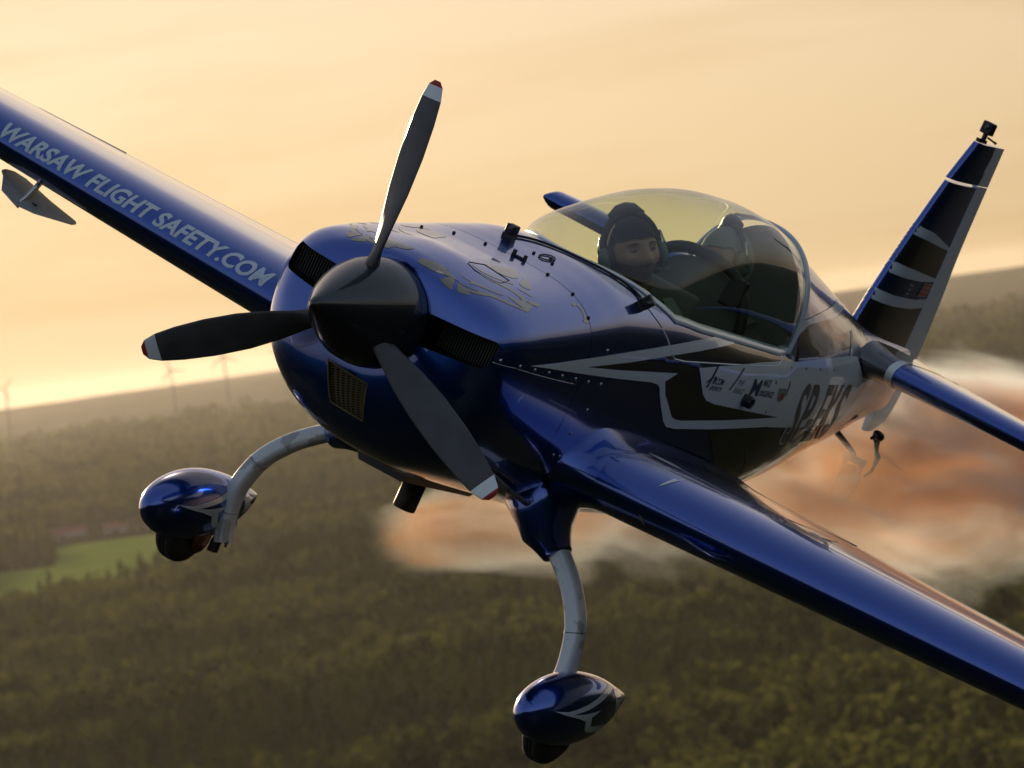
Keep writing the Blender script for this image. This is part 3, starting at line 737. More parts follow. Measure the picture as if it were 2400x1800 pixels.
# gold emblem on the cowling, seen from above (x, y)
TOPD = dict(axes='xy', direction=(0, 0, -1))
em = [
 [(.627, -.062), (.634, -.082), (.640, -.126), (.665, -.160), (.690, -.178), (.712, -.205), (.716, -.226), (.720, -.200), (.726, -.165), (.730, -.150), (.722, -.121), (.690, -.075), (.668, -.050), (.676, -.075), (.708, -.118), (.714, -.150), (.700, -.160), (.668, -.118), (.650, -.080)],
 [(.640, -.172), (.650, -.188), (.668, -.187), (.690, -.193), (.702, -.214), (.672, -.228), (.650, -.246), (.642, -.240), (.638, -.222), (.636, -.200)],
 [(.697, -.234), (.711, -.247), (.714, -.272), (.712, -.298), (.704, -.304), (.685, -.293), (.668, -.276), (.662, -.259), (.678, -.249)],
 [(.711, -.226), (.735, -.262), (.765, -.290), (.805, -.320), (.845, -.335), (.900, -.382), (1.000, -.436), (.990, -.444), (.885, -.394), (.820, -.348), (.770, -.330), (.730, -.305), (.712, -.280), (.722, -.272), (.740, -.290), (.768, -.303), (.740, -.276), (.715, -.245)],
 [(.775, -.200), (.800, -.234), (.825, -.256), (.875, -.305), (.920, -.338), (.905, -.346), (.835, -.297), (.800, -.268), (.765, -.250), (.790, -.247), (.780, -.225)],
 [(.970, -.135), (.985, -.165), (1.030, -.220), (1.110, -.272), (1.105, -.285), (1.020, -.236), (.960, -.175)],
 [(.935, -.185), (.960, -.222), (1.030, -.285), (1.055, -.335), (1.075, -.385), (1.130, -.398), (1.153, -.412), (1.120, -.424), (1.080, -.408), (1.062, -.392), (1.025, -.404), (1.060, -.400), (1.078, -.416), (1.036, -.432), (1.005, -.442), (.975, -.416), (.945, -.352), (1.018, -.388), (1.036, -.372), (1.020, -.320), (.985, -.285), (.935, -.225)],
 [(1.125, -.300), (1.118, -.312), (1.140, -.340), (1.148, -.372), (1.128, -.350), (1.105, -.320)],
 [(1.110, -.120), (1.206, -.134), (1.300, -.150), (1.315, -.182), (1.285, -.214), (1.238, -.236), (1.186, -.238), (1.138, -.216), (1.113, -.182)],
 [(1.201, -.266), (1.245, -.258), (1.306, -.228), (1.286, -.255), (1.268, -.290), (1.221, -.317), (1.190, -.320), (1.166, -.303), (1.176, -.280)]]
em2 = []
for q in em: em2.append(smooth_poly(q, 3))
decal('gold_emblem', em2, GOLD, off=.0013, step=.02, **TOPD)
mir = [[(x, -y + .02) for x, y in q][::-1] for q in em2]
decal('gold_emblem', mir, GOLD, off=.0013, step=.02, **TOPD)
decal('gold_emblem', [smooth_poly([(.765, .19), (.74, .13), (.71, .05), (.72, .02), (.675, .025), (.655, .066), (.667, .111)], 4), smooth_poly([(.735, .275), (.675, .208), (.640, .130), (.625, .08), (.628, .14), (.655, .205)], 4)], GOLD, off=.0014, step=.02, **TOPD)
decal('gold_letter', [[(1.456, -.412), (1.50, -.405), (1.535, -.430), (1.535, -.458), (1.535, -.474), (1.505, -.478), (1.505, -.464), (1.515, -.456), (1.515, -.434), (1.495, -.418), (1.466, -.424)]], GOLD, off=.0014, step=.02, **TOPD)
decal('gold_letter', [[(1.49, -.474), (1.535, -.478), (1.535, -.487), (1.49, -.483)]], GOLD, off=.0014, step=.02, **TOPD)

# panel seams, hatch outline
def seam(pts, axes, direction, name, w=.0035, m=None, start=3.0, n=10, parent=None, bvh=None, off=.001):
    d = Vector(direction); P = []
    ia, ib = AXN[axes[0]], AXN[axes[1]]
    for i in range(len(pts) - 1):
        for j in range(n):
            t = j / n; p = Vector((0, 0, 0)); p[ia] = pts[i][0] + (pts[i + 1][0] - pts[i][0]) * t; p[ib] = pts[i][1] + (pts[i + 1][1] - pts[i][1]) * t
            h = (bvh or SHELL).ray_cast(p - d * start, d)
            if h[0] is not None: P.append(h[0] + (h[1] if h[1].dot(d) < 0 else -h[1]) * off)
    return obj(name, *tube(P, w / 2, 5), m=m or BLACK, parent=parent or plane)
seam([(.712, .024), (.83, .028), (1.0, .018), (1.23, .004), (1.52, -.010)], 'xz', (0, 1, 0), 'cowling_seam', .0035, STEEL)
seam([(.94, -.13), (.925, -.18), (.98, -.256), (1.01, -.272), (1.12, -.256), (1.10, -.13), (.95, -.12)], 'xy', (0, 0, -1), 'oil_hatch_outline')
seam([(2.26, -.385), (2.32, -.420), (2.40, -.449)], 'xy', (0, 0, -1), 'fuselage_seam', .003)
seam([(2.40, .255), (2.47, .209), (2.52, .166), (2.57, .141), (2.70, .134), (3.29, .140), (3.93, .148), (3.98, .155), (4.05, .178), (4.19, .235)], 'xz', (0, 1, 0), 'canopy_skirt_edge', .008, SILVER)
seam([(4.05, .129), (4.29, .127), (4.85, .118), (5.18, .111)], 'xz', (0, 1, 0), 'fabric_panel_seam', .004)
seam([(3.80, -.16), (4.03, -.30), (4.15, -.42)], 'xz', (0, 1, 0), 'belly_seam', .005, GREYMET)
# fasteners
def stud(x, z, r=.008, m=STEEL, name='fastener'):
    h = SHELL.ray_cast(Vector((x, -3, z)), Vector((0, 1, 0)))
    if h[0] is None: return
    n = h[1] if h[1].y < 0 else -h[1]; q = n.to_track_quat('Z', 'Y').to_matrix()
    V, F = lathe([(0, r), (.003, r * .9), (.0055, r * .5), (.006, .0005)], 'z', (0, 0, 0), 10)
    obj(name, [h[0] + q @ Vector(v) for v in V], F, m=m, parent=plane)
for x, z in [(.742, .042), (.869, .040), (1.013, .035), (1.167, .030), (1.319, .022), (1.479, .015), (1.636, .007), (1.792, .001), (1.742, .149), (1.765, -.121), (1.71, -.234), (1.677, -.347), (1.749, -.35), (1.814, -.35), (1.908, -.354), (2.035, -.363)]: stud(x, z)
for x, z in [(4.166, .149), (4.401, .147), (4.651, .143), (4.923, .136), (3.972, .079), (3.963, .009), (3.979, -.065)]: stud(x, z, .011, BLACK)
def top_stud(x, y, r=.0075, m=BLACK, name='cowl_latch'):
    z = top_z(x, y); obj(name, *lathe([(-.004, r), (.005, r), (.009, r * .6), (.0095, .0005)], 'z', (x, y, z), 12), m=m, parent=plane)
for x, y in [(1.433, .208), (1.505, .086), (1.55, -.217), (1.283, .289), (1.55, -.36), (1.735, -.036), (1.778, -.10), (1.725, -.139), (1.55, -.47)]: top_stud(x, y)
decal('belly_rim_light', [[(.80, .16), (2.5, .16), (2.5, .42), (.95, .42), (.84, .34)]], WHITE, axes='xy', direction=(0, 0, 1), off=.002, step=.05)  # white painted on the lower edge in place of a sunlit rim
# small hexagonal fitting on the pale panel
h = SHELL.ray_cast(Vector((3.606, -3, -.011)), Vector((0, 1, 0)))[0]
o = obj('drain_fitting', *lathe([(.02, .034), (-.045, .032), (-.050, .026), (-.044, .022), (-.02, .020)], 'y', (h.x, h.y, h.z), 6), m=BLACK, parent=plane, smooth=False)
# latch ring on the deck ahead of the windscreen and a bracket on the seam
ringp = []
for k in range(17):
    a = 2 * math.pi * k / 16; x, y = 1.765 + .055 * math.cos(a), -.088 + .030 * math.sin(a); ringp.append(Vector((x, y, top_z(x, y) + .004)))
obj('filler_ring', *tube(ringp, .0032, 6), m=BLACK, parent=plane)
zb_ = top_z(1.565, -.06)
obj('mounting_bracket', *merge(box((1.565, -.055, zb_ + .004), (.02, .07, .008)), box((1.56, -.03, zb_ + .014), (.014, .014, .024)), box((1.57, -.082, zb_ + .012), (.014, .012, .02))), m=BLACK, parent=plane, smooth=False)
# oil breather strut from the lower cowling to the gear fairing
obj('drag_strut', *tube([(.90, -.47, -.385), (.93, -.505, -.405), (1.20, -.515, -.47), (1.55, -.485, -.555), (1.86, -.44, -.615), (1.95, -.42, -.64)], [.008, .012, .012, .012, .013, .013], 8), m=GREYMET, parent=plane)
obj('vent_scoop', *merge(box((.865, -.505, -.365), (.10, .035, .028), Matrix.Rotation(R(24), 3, 'Y')), box((.92, -.515, -.40), (.08, .02, .016), Matrix.Rotation(R(20), 3, 'Y'))), m=SPIN, parent=plane, smooth=False)

# wings: lettering along the starboard leading edge, marks on the port one
WB = {}
for w in [c for c in plane.children if c.name.startswith('wing')]:
    V, P = [], []; s_ = 0
    for c in w.children:
        if c.name.startswith('wing_panel'):
            k = len(V); V += [v.co.copy() for v in c.data.vertices]; P += [tuple(i + k for i in p.vertices) for p in c.data.polygons]; s_ += sum(v.co.y for v in c.data.vertices)
    WB[1 if s_ > 0 else -1] = (w, BVHTree.FromPolygons(V, P))
def wt(u, v):
    y = 2.675 - u * 1.548 - .016 * v
    return y, -.283 - .0245 * (2.6 - y) + v * .071
text_decal('wing_lettering', 'WARSAW FLIGHT SAFETY.COM', SILVER, wt, 'yz', (1, 0, 0), WB[1][1], .0014, .010, WB[1][0], .034, 1.02)
decal('wing_mark', [smooth_poly([(-.951, -.285), (-.975, -.25), (-1.0, -.215), (-1.05, -.188), (-1.00, -.184), (-.972, -.205), (-.958, -.245)], 4)], WHITE, 'yz', (1, 0, 0), WB[-1][1], .0022, .03, WB[-1][0])
decal('wing_mark', [[(-.935, -.42), (-.945, -.45), (-.965, -.462), (-.955, -.43)]], PALEINK, 'yz', (1, 0, 0), WB[-1][1], .0022, .03, WB[-1][0])
V, F = lathe([(0, .001), (0, 1)], 'z', (0, 0, 0), 24)
decal('filler_cap', [[(2.20 + .045 * math.cos(k * .2618), -.80 + .085 * math.sin(k * .2618)) for k in range(24)]], SILVER, 'xy', (0, 0, -1), WB[-1][1], .003, .04, WB[-1][0])

# fin bands (x, z) on both faces
def side_bvh(o): return clean_obj_bvh(o)
FB = side_bvh([c for c in fin.children][0])
for sg in (1, -1):
    D = dict(axes='xz', direction=(0, sg, 0), bvh=FB, parent=fin, step=.012)
    decal('fin_band', [[(5.82, .845), (6.05, .825), (6.42, .755), (6.42, .742), (6.2, .762), (6.0, .782), (5.80, .797)]], SILVER, off=.0022, **D)
    decal('fin_band', [[(5.73, .645), (6.0, .625), (6.42, .592), (6.42, .578), (6.2, .570), (5.95, .575), (5.70, .588)]], SILVER, off=.0022, **D)
    decal('fin_band', [[(5.66, .496), (5.9, .480), (6.2, .474), (6.42, .486), (6.42, .44), (6.2, .425), (5.95, .425), (5.63, .440)]], SILVER, off=.0022, **D)
    decal('fin_dark_band', [[(5.80, .797), (6.0, .782), (6.2, .762), (6.42, .742), (6.42, .592), (6.0, .625), (5.73, .645)]], NAVY, off=.0016, **D)
    decal('fin_dark_band', [[(5.63, .440), (5.95, .425), (6.2, .425), (6.42, .44), (6.42, .16), (5.50, .16)]], NAVY, off=.0016, **D)
D = dict(axes='xz', direction=(0, 1, 0), bvh=FB, parent=fin, step=.06)
fl = []
for r_ in range(3):
    for c_ in range(3):
        x, z = 6.225 + c_ * .045 + r_ * .012, .502 + r_ * .022; fl.append([(x, z), (x + .036, z), (x + .038, z + .014), (x + .002, z + .014)])
decal('flag_mark', [[(6.215, .494), (6.36, .496), (6.39, .566), (6.245, .566)]], PALEINK, off=.0024, **D)
decal('flag_mark', fl, RED, off=.0034, **D)
decal('fin_lettering', [[(6.03 + .008 * k, .497 + .022 * k), (6.075 + .008 * k, .496 + .022 * k), (6.077 + .008 * k, .505 + .022 * k), (6.032 + .008 * k, .506 + .022 * k)] for k in range(3)], PALEINK, off=.0024, **D)

# stripes on the spats
for ge_, s in ((GEAR_P, -1), (GEAR_S, 1)):
    sp_o = [c for c in ge_.children if c.name.startswith('wheel_spat')][0]; bv = clean_obj_bvh(sp_o)
    arrow = [(1.53, -1.288), (1.62, -1.279), (1.76, -1.243), (1.95, -1.190), (2.05, -1.172), (2.10, -1.185), (1.98, -1.208), (1.78, -1.262), (1.66, -1.287), (1.75, -1.282), (1.92, -1.262), (1.84, -1.295), (1.87, -1.338), (2.06, -1.335), (2.02, -1.365), (1.86, -1.366), (1.82, -1.35), (1.79, -1.312), (1.70, -1.300), (1.60, -1.295)]
    for side in (1, -1):
        decal('spat_stripe', [arrow], SILVER, 'xz', (0, side, 0), bv, .0022, .04, ge_)
        decal('spat_tail', [[(2.10, -1.19), (2.22, -1.20), (2.40, -1.235), (2.40, -1.26), (2.25, -1.34), (2.12, -1.41), (2.17, -1.30)]], SILVER, 'xz', (0, side, 0), bv, .0020, .04, ge_)
# ------------------------------------------------------------------ the two people on board
SKIN = mat('skin', (.44, .26, .19), .5, var=(25, (.36, .19, .14), .35, .7))
BEARD = mat('short_dark_beard', (.10, .070, .055), .8, var=(60, (.17, .115, .09), .45, .8))
LIPS = mat('lips', (.22, .09, .075), .5)
EYEW = mat('eye_white', (.22, .20, .19), .3); IRIS = mat('eye_dark', (.012, .009, .008), .2)
KNIT = mat('black_knit', (.010, .010, .012), .9, bump=(220, .5, .004))
JACKET = mat('dark_jacket', (.045, .050, .060), .85, bump=(60, .4, .006))
CUP = mat('grey_green_earcup', (.10, .14, .12), .4); PAD = mat('headset_black', (.010, .010, .011), .5)
CREAM = mat('cream_cap_cloth', (.26, .25, .23), .8, bump=(180, .4, .004))
def gs(d, s): return math.exp(-d * d / (2 * s * s))
def head_dir(lon, lat):
    """lon 0 = face forward (+X of the head), +Y its left, +Z up"""
    return Vector((math.cos(lat) * math.cos(lon), math.cos(lat) * math.sin(lon), math.sin(lat)))
def head_r(d):
    """radius of the head along unit direction d (metres, before scaling)"""
    x, y, z = d
    r = 1 / math.sqrt((x / .098) ** 2 + (y / .077) ** 2 + (z / .115) ** 2)
    p = d * r; f = max(0.0, x) ** .6
    r -= .012 * gs(z + .95, .35)                                   # under the jaw
    if z < -.2: r *= 1 - .16 * min(1, (-z - .2) / .6) * abs(y)      # jaw narrows
    r += .012 * f * gs(p.y, .030) * gs(p.z + .088, .018)            # chin
    r += 0.026 * f * gs(p.y, .0115) * gs(p.z + .024, .015) + .013 * f * gs(p.y, .009) * gs(p.z - .004, .022)   # nose
    r += .006 * f * (gs(p.y - .016, .008) + gs(p.y + .016, .008)) * gs(p.z + .030, .008)                       # nostrils
    r += .007 * f * gs(p.z - .030, .009) * gs(p.y, .045)            # brow
    for s in (1, -1):
        r -= .013 * f * gs(p.y - s * .033, .016) * gs(p.z - .010, .012)     # eye sockets
        r += .006 * f * gs(p.y - s * .048, .018) * gs(p.z + .018, .018)     # cheekbones
    r += .006 * f * gs(p.y, .020) * (gs(p.z + .052, .0055) + gs(p.z + .064, .006)) - .004 * f * gs(p.y, .024) * gs(p.z + .058, .0032)
    return r
def head_surface(nlon=72, nlat=56, k=1.0, off=0.0, keep=None):
    V, F = [], []
    for i in range(nlat + 1):
        la = -math.pi / 2 + math.pi * i / nlat
        for j in range(nlon):
            d = head_dir(2 * math.pi * j / nlon, la); V.append(d * (head_r(d) * k + off))
    for i in range(nlat):
        for j in range(nlon):
            F.append((i * nlon + j, i * nlon + (j + 1) % nlon, (i + 1) * nlon + (j + 1) % nlon, (i + 1) * nlon + j))
    if keep: F = [f for f in F if keep(sum((V[q] for q in f), Vector()) / 4)]
    return V, F
def ell(c, r, rot=None, n=16):
    V, F = [], []; c = Vector(c)
    for i in range(n + 1):
        la = -math.pi / 2 + math.pi * i / n
        for j in range(2 * n):
            lo = math.pi * j / n; p = Vector((r[0] * math.cos(la) * math.cos(lo), r[1] * math.cos(la) * math.sin(lo), r[2] * math.sin(la)))
            V.append(c + (rot @ p if rot else p))
    for i in range(n):
        for j in range(2 * n): F.append((i * 2 * n + j, i * 2 * n + (j + 1) % (2 * n), (i + 1) * 2 * n + (j + 1) % (2 * n), (i + 1) * 2 * n + j))
    return V, F
def cap_tube(a, b, ra, rb, n=14):
    a, b = Vector(a), Vector(b); d = (b - a).normalized(); P, Rr = [], []
    for k in range(5): t = math.pi / 2 * k / 4; P.append(a - d * ra * math.cos(t)); Rr.append(max(ra * math.sin(t), .0006))
    for k in range(5): t = math.pi / 2 * k / 4; P.append(b + d * rb * math.sin(t)); Rr.append(max(rb * math.cos(t), .0006))
    return tube(P, Rr, n, None, Vector((.31, .77, .55)))
def cam_vec(cx, cy, cz):
    return (ar * cx + au * cy + af * cz).normalized()
def person(hc, face, up, scale, capm, label, left_hand, seat_x):
    up = Vector(up).normalized(); fx = (face - up * face.dot(up)).normalized(); ly = up.cross(fx)
    H = Matrix(((fx.x, ly.x, up.x), (fx.y, ly.y, up.y), (fx.z, ly.z, up.z))); hc = Vector(hc); sc = scale
    def W(v): return hc + H @ (Vector(v) * sc)
    hv, hf = head_surface()
    parts = [([W(v) for v in hv], hf)]
    sx = seat_x
    nb = hc + H @ Vector((-.02, 0, -.09)) * sc
    parts += [cap_tube(nb, (sx + .02, 0, .10), .060 * sc, .068 * sc),
              ell((sx + .03, 0, -.02), (.125, .19, .17)), ell((sx + .02, 0, -.20), (.125, .165, .16)),
              cap_tube((sx + .03, -.17, .085), (sx + .03, .17, .085), .075, .075), ell((sx - .02, 0, -.33), (.16, .18, .10)),
              cap_tube((sx - .05, -.10, -.34), (sx - .50, -.13, -.26), .085, .065), cap_tube((sx - .05, .10, -.34), (sx - .50, .13, -.26), .085, .065),
              cap_tube((sx - .50, -.13, -.26), (sx - .75, -.13, -.42), .062, .045), cap_tube((sx - .50, .13, -.26), (sx - .75, .13, -.42), .062, .045)]
    def arm(sh, el, wr, pd, pn):
        sh, el, wr, pd, pn = map(Vector, (sh, el, wr, pd, pn)); pd.normalize(); pn = (pn - pd * pn.dot(pd)).normalized(); sd = pd.cross(pn)
        out = [cap_tube(sh, el, .062, .046), cap_tube(el, wr, .045, .030)]
        pc = wr + pd * .05; rot = Matrix(((pd.x, sd.x, pn.x), (pd.y, sd.y, pn.y), (pd.z, sd.z, pn.z)))
        out.append(ell(pc, (.055, .042, .018), rot))
        for k, (o, L_) in enumerate(((-.030, .062), (-.010, .074), (.011, .070), (.030, .054))):
            b0 = wr + pd * .085 + sd * o; b1 = b0 + (pd * .9 - pn * .35).normalized() * L_ * .45; b2 = b1 + (pd * .55 - pn * .8).normalized() * L_ * .33; b3 = b2 + (pd * .1 - pn).normalized() * L_ * .26
            out += [cap_tube(b0, b1, .0095, .009, 8), cap_tube(b1, b2, .009, .0085, 8), cap_tube(b2, b3, .0085, .0075, 8)]
        t0 = wr + pd * .03 - sd * .036; t1 = t0 + (pd * .7 - sd * .6 - pn * .3).normalized() * .038; t2 = t1 + (pd * .9 - sd * .05 - pn * .4).normalized() * .032
        out += [cap_tube(t0, t1, .012, .0105, 8), cap_tube(t1, t2, .0105, .009, 8)]
        return out
    if left_hand: parts += arm((sx + .02, -.20, .07), (sx - .13, -.305, -.08), (sx - .20, -.315, .13), (-.25, .02, 1), (-1, -.1, -.2))
    else: parts += arm((sx + .02, -.20, .07), (sx - .16, -.25, -.12), (sx - .36, -.20, -.04), (-1, .05, .1), (0, 0, 1))
    parts += arm((sx + .02, .20, .07), (sx - .14, .26, -.14), (sx - .36, .06, -.10), (-1, -.3, .1), (0, .2, 1))
    V, F = merge(*parts)
    o = obj('person', V, F, mats=[SKIN, JACKET, BEARD, LIPS])
    md = o.modifiers.new('one_skin', 'REMESH'); md.mode = 'VOXEL'; md.voxel_size = .0062; md.use_smooth_shade = True
    sm = o.modifiers.new('soft', 'SMOOTH'); sm.factor = .5; sm.iterations = 3
    apply_mods(o)
    me = o.data
    for mm in (SKIN, JACKET, BEARD, LIPS):
        if mm.name not in [q.name for q in me.materials if q]: me.materials.append(mm)
    Hi = H.inverted(); idx = []
    for p in me.polygons:
        l = Hi @ (p.center - hc) / sc
        if l.length > .165 or l.z < -.125:
            hand = left_hand and p.center.z > .13 and p.center.x < sx - .15 and p.center.y < -.25
            idx.append(0 if hand else 1)
        elif abs(l.y) < .022 and -.066 < l.z < -.050 and l.x > .082: idx.append(3)
        elif l.z < -.040 + max(0, .078 - l.x) * .5 and l.x > .004 and l.z < -.012: idx.append(2)
        else: idx.append(0)
    me.polygons.foreach_set('material_index', idx); me.polygons.foreach_set('use_smooth', [True] * len(idx)); me.update()
    o.matrix_world = AM
    tag(o, label, 'person', 'people in the cockpit')
    def part(name, vf, m, smooth=True):
        q = obj(name, [W(v) for v in vf[0]], vf[1], m=m, smooth=smooth); q.parent = o; return q
    part('cap', head_surface(60, 48, 1.05, .004, lambda c: c.z > (.046 if c.x > .03 else .046 + (c.x - .03) * 1.3) - .02 * (c.x < -.02)), capm)
    part('eye', ell((.0815, .033, .009), (.0095, .0115, .0052), n=8), EYEW); part('eye', ell((.0815, -.033, .009), (.0095, .0115, .0052), n=8), EYEW)
    part('iris', ell((.0898, .0335, .0085), (.0022, .0042, .0036), n=6), IRIS); part('iris', ell((.0898, -.0325, .0085), (.0022, .0042, .0036), n=6), IRIS)
    for s in (1, -1): part('eyebrow', tube([(.094, s * .016, .026), (.0925, s * .032, .029), (.081, s * .050, .025)], [.0022, .0028, .0012], 6), BEARD)
    for s in (1, -1): part('shoulder_strap', loft([[Vector((x, s * (y + d), z)) for d in (-.018, .018)] + [Vector((x - .006, s * (y + d), z + .004)) for d in (.018, -.018)] for x, y, z in [(-.06, .075, -.165), (.03, .08, -.155), (.095, .075, -.215), (.10, .06, -.32)]]), bpy.data.materials['harness_webbing'], False)
    hs = empty('headset', o)
    def hp(name, vf, m, smooth=True):
        q = obj(name, [W(v) for v in vf[0]], vf[1], m=m, smooth=smooth); q.parent = hs; return q
    band = [(-.01 + .012 * math.sin(a), .098 * math.cos(a), .018 + .118 * math.sin(a)) for a in [math.pi * k / 16 for k in range(17)]]
    hp('headband', tube(band, [.008] * 17, 8, (1.6, .8), Vector((1, 0, 0))), PAD)
    hp('head_pad', tube([(-.01, .055, .122), (-.004, .025, .142), (-.002, 0, .146), (-.004, -.025, .142), (-.01, -.055, .122)], [.012, .016, .017, .016, .012], 10, (1.5, .9), Vector((1, 0, 0))), PAD)
    for s in (1, -1):
        hp('ear_pad', ell((-.008, s * .082, -.006), (.036, .018, .048), n=10), PAD)
        hp('ear_cup', ell((-.008, s * .098, -.006), (.030, .022, .044), n=10), CUP)
        hp('slider', tube([(-.008, s * .117, -.02), (-.004, s * .116, .03), (-.002, s * .104, .07)], [.004, .004, .004], 6), STEEL)
    hp('microphone_boom', tube([(.0, .105, -.03), (.04, .098, -.052), (.085, .070, -.066), (.112, .035, -.066)], [.003] * 4, 6), PAD)
    hp('microphone', ell((.115, .022, -.064), (.010, .014, .010), n=8), PAD)
    return o
UPH = cam_vec(-.16, 1, .04)
person((2.90, .030, .428), cam_vec(.42, -.13, -.95), UPH, 1.40, KNIT, 'bearded person in black knit cap and green headset in the front seat', True, 2.98)
person((3.90, .02, .475), cam_vec(-.85, -.15, -.55), cam_vec(.10, 1, .05), 1.32, CREAM, 'person in pale cap and headset in the rear seat, half hidden by reflections', False, 3.98)

# ------------------------------------------------------------------ small cameras fixed outside
def action_cam(pos, size, yaw, label, mount, tilt=None):
    e = empty('action_camera', mw=AM @ Matrix.Translation(Vector(pos)) @ Matrix.Rotation(yaw, 4, 'Z') @ (tilt or Matrix.Identity(4)))
    w, d, h = size
    b = obj('camera_body', *box((0, 0, h * .5 + .02), (d, w, h)), m=BLACK, parent=e, smooth=False); bevel(b, .006)
    obj('lens', *lathe([(-d / 2 - .012, .0005), (-d / 2 - .012, .010), (-d / 2 - .008, .013), (-d / 2 + .002, .014)], 'x', (0, -w * .15, h * .62 + .02), 16), m=SPIN, parent=e)
    for nm, vf in mount: obj(nm, *vf, m=BLACK, parent=e, smooth=False)
    tag(e, label, 'camera', 'small cameras on the aeroplane'); return e
action_cam((6.225, 0, 1.335), (.062, .045, .062), R(-12), 'small black camera on a thumb-screw mount at the very tip of the fin', [('mount_base', box((-.01, 0, -.018), (.07, .022, .018))), ('mount_stalk', box((0, 0, .006), (.022, .016, .04))), ('thumb_screw', merge(tube([(.0, -.02, .008), (.035, -.035, .0), (.055, -.04, -.004)], [.006, .005, .008], 6)))])
dk = action_cam((1.80, .13, top_z(1.80, .13) - .006), (.046, .062, .042), R(4), 'small black camera standing on the deck just ahead of the windscreen', [('mount_base', box((0, 0, .010), (.06, .05, .018)))])
cb = []
for x, y in [(1.84, .12), (1.92, .07), (2.0, -.02), (2.06, -.12), (2.12, -.20), (2.19, -.28), (2.24, -.35), (2.22, -.385)]: cb.append(Vector((x, y, top_z(x, y) + .007)))
q = obj('camera_cable', *tube(bez_open(cb) if 'bez_open' in globals() else cb, .006, 8), m=BLACK); q.parent = dk; q.matrix_parent_inverse = dk.matrix_world.inverted() @ AM
sd_n = Vector((0, -.75, .66))
action_cam((2.19, -.392, .322), (.055, .06, .05), R(18), 'small black camera stuck beside the port canopy rail at the end of a cable', [('mount_base', box((.0, 0, .012), (.07, .05, .02))), ('clip', box((.05, -.01, .025), (.05, .03, .03)))], Matrix.Rotation(R(38), 4, 'X'))
# ------------------------------------------------------------------ land, forest, haze
def fbm(x, y):
    from mathutils import noise
    return noise.fractal(Vector((x, y, 3.3)), 1.0, 2.0, 4)
def land_z(x, y):
    r = math.hypot(x, y)
    k = min(1, max(0, (r - 17000) / 14000)); k = k * k * (3 - 2 * k)
    z = 118 * k + 14 * k * fbm(x / 2600, y / 2600)
    z += 5 * fbm(x / 900, y / 900) * min(1, r / 2500)
    return z
def ground_mat():
    m = bpy.data.materials.new('forest_floor_and_far_woods'); m.use_nodes = True
    nt = m.node_tree; N = nt.nodes; L = nt.links; b = N['Principled BSDF']
    b.inputs['Roughness'].default_value = 1.0; b.inputs['Specular IOR Level'].default_value = 0.0
    tc = N.new('ShaderNodeTexCoord')
    n1 = N.new('ShaderNodeTexNoise'); n1.inputs['Scale'].default_value = 0.0022; n1.inputs['Detail'].default_value = 8; n1.inputs['Roughness'].default_value = .6
    n2 = N.new('ShaderNodeTexNoise'); n2.inputs['Scale'].default_value = 0.045; n2.inputs['Detail'].default_value = 5
    L.new(tc.outputs['Object'], n1.inputs['Vector']); L.new(tc.outputs['Object'], n2.inputs['Vector'])
    r = N.new('ShaderNodeValToRGB'); e = r.color_ramp.elements
    e[0].position = .40; e[0].color = (.010, .012, .007, 1); e[1].position = .55; e[1].color = (.020, .023, .011, 1)
    x = e.new(.66); x.color = (.075, .07, .035, 1)
    L.new(n1.outputs['Fac'], r.inputs['Fac'])
    mx = N.new('ShaderNodeMix'); mx.data_type = 'RGBA'; mx.blend_type = 'MULTIPLY'; mx.inputs['Factor'].default_value = .8
    r2 = N.new('ShaderNodeValToRGB'); r2.color_ramp.elements[0].position = .3; r2.color_ramp.elements[0].color = (.45, .45, .45, 1); r2.color_ramp.elements[1].position = .7
    L.new(n2.outputs['Fac'], r2.inputs['Fac'])
    L.new(r.outputs['Color'], mx.inputs['A']); L.new(r2.outputs['Color'], mx.inputs['B']); L.new(mx.outputs['Result'], b.inputs['Base Color'])
    return m
def build_ground():
    ang = [R(a) for a in np.concatenate([np.linspace(-7, 7, 71), np.linspace(9, 35, 14), np.linspace(42, 318, 47), np.linspace(325, 351, 14)])]
    rad = [0.0, 300] + list(np.geomspace(900, 48000, 120))
    V = [Vector((0, 0, land_z(0, 0)))]; n = len(ang)
    for r in rad[1:]:
        for a in ang:
            x, y = r * math.sin(a), r * math.cos(a); V.append(Vector((x, y, land_z(x, y))))
    F = [(0, 1 + (j + 1) % n, 1 + j) for j in range(n)]
    for i in range(len(rad) - 2):
        for j in range(n):
            k = (j + 1) % n; F.append((1 + i * n + j, 1 + i * n + k, 1 + (i + 1) * n + k, 1 + (i + 1) * n + j))
    g = obj('ground', V, F, m=ground_mat()); fix_normals(g)
    if g.data.polygons[0].normal.z < 0: g.data.flip_normals()
    tag(g, kind='structure')
    return g
build_ground()

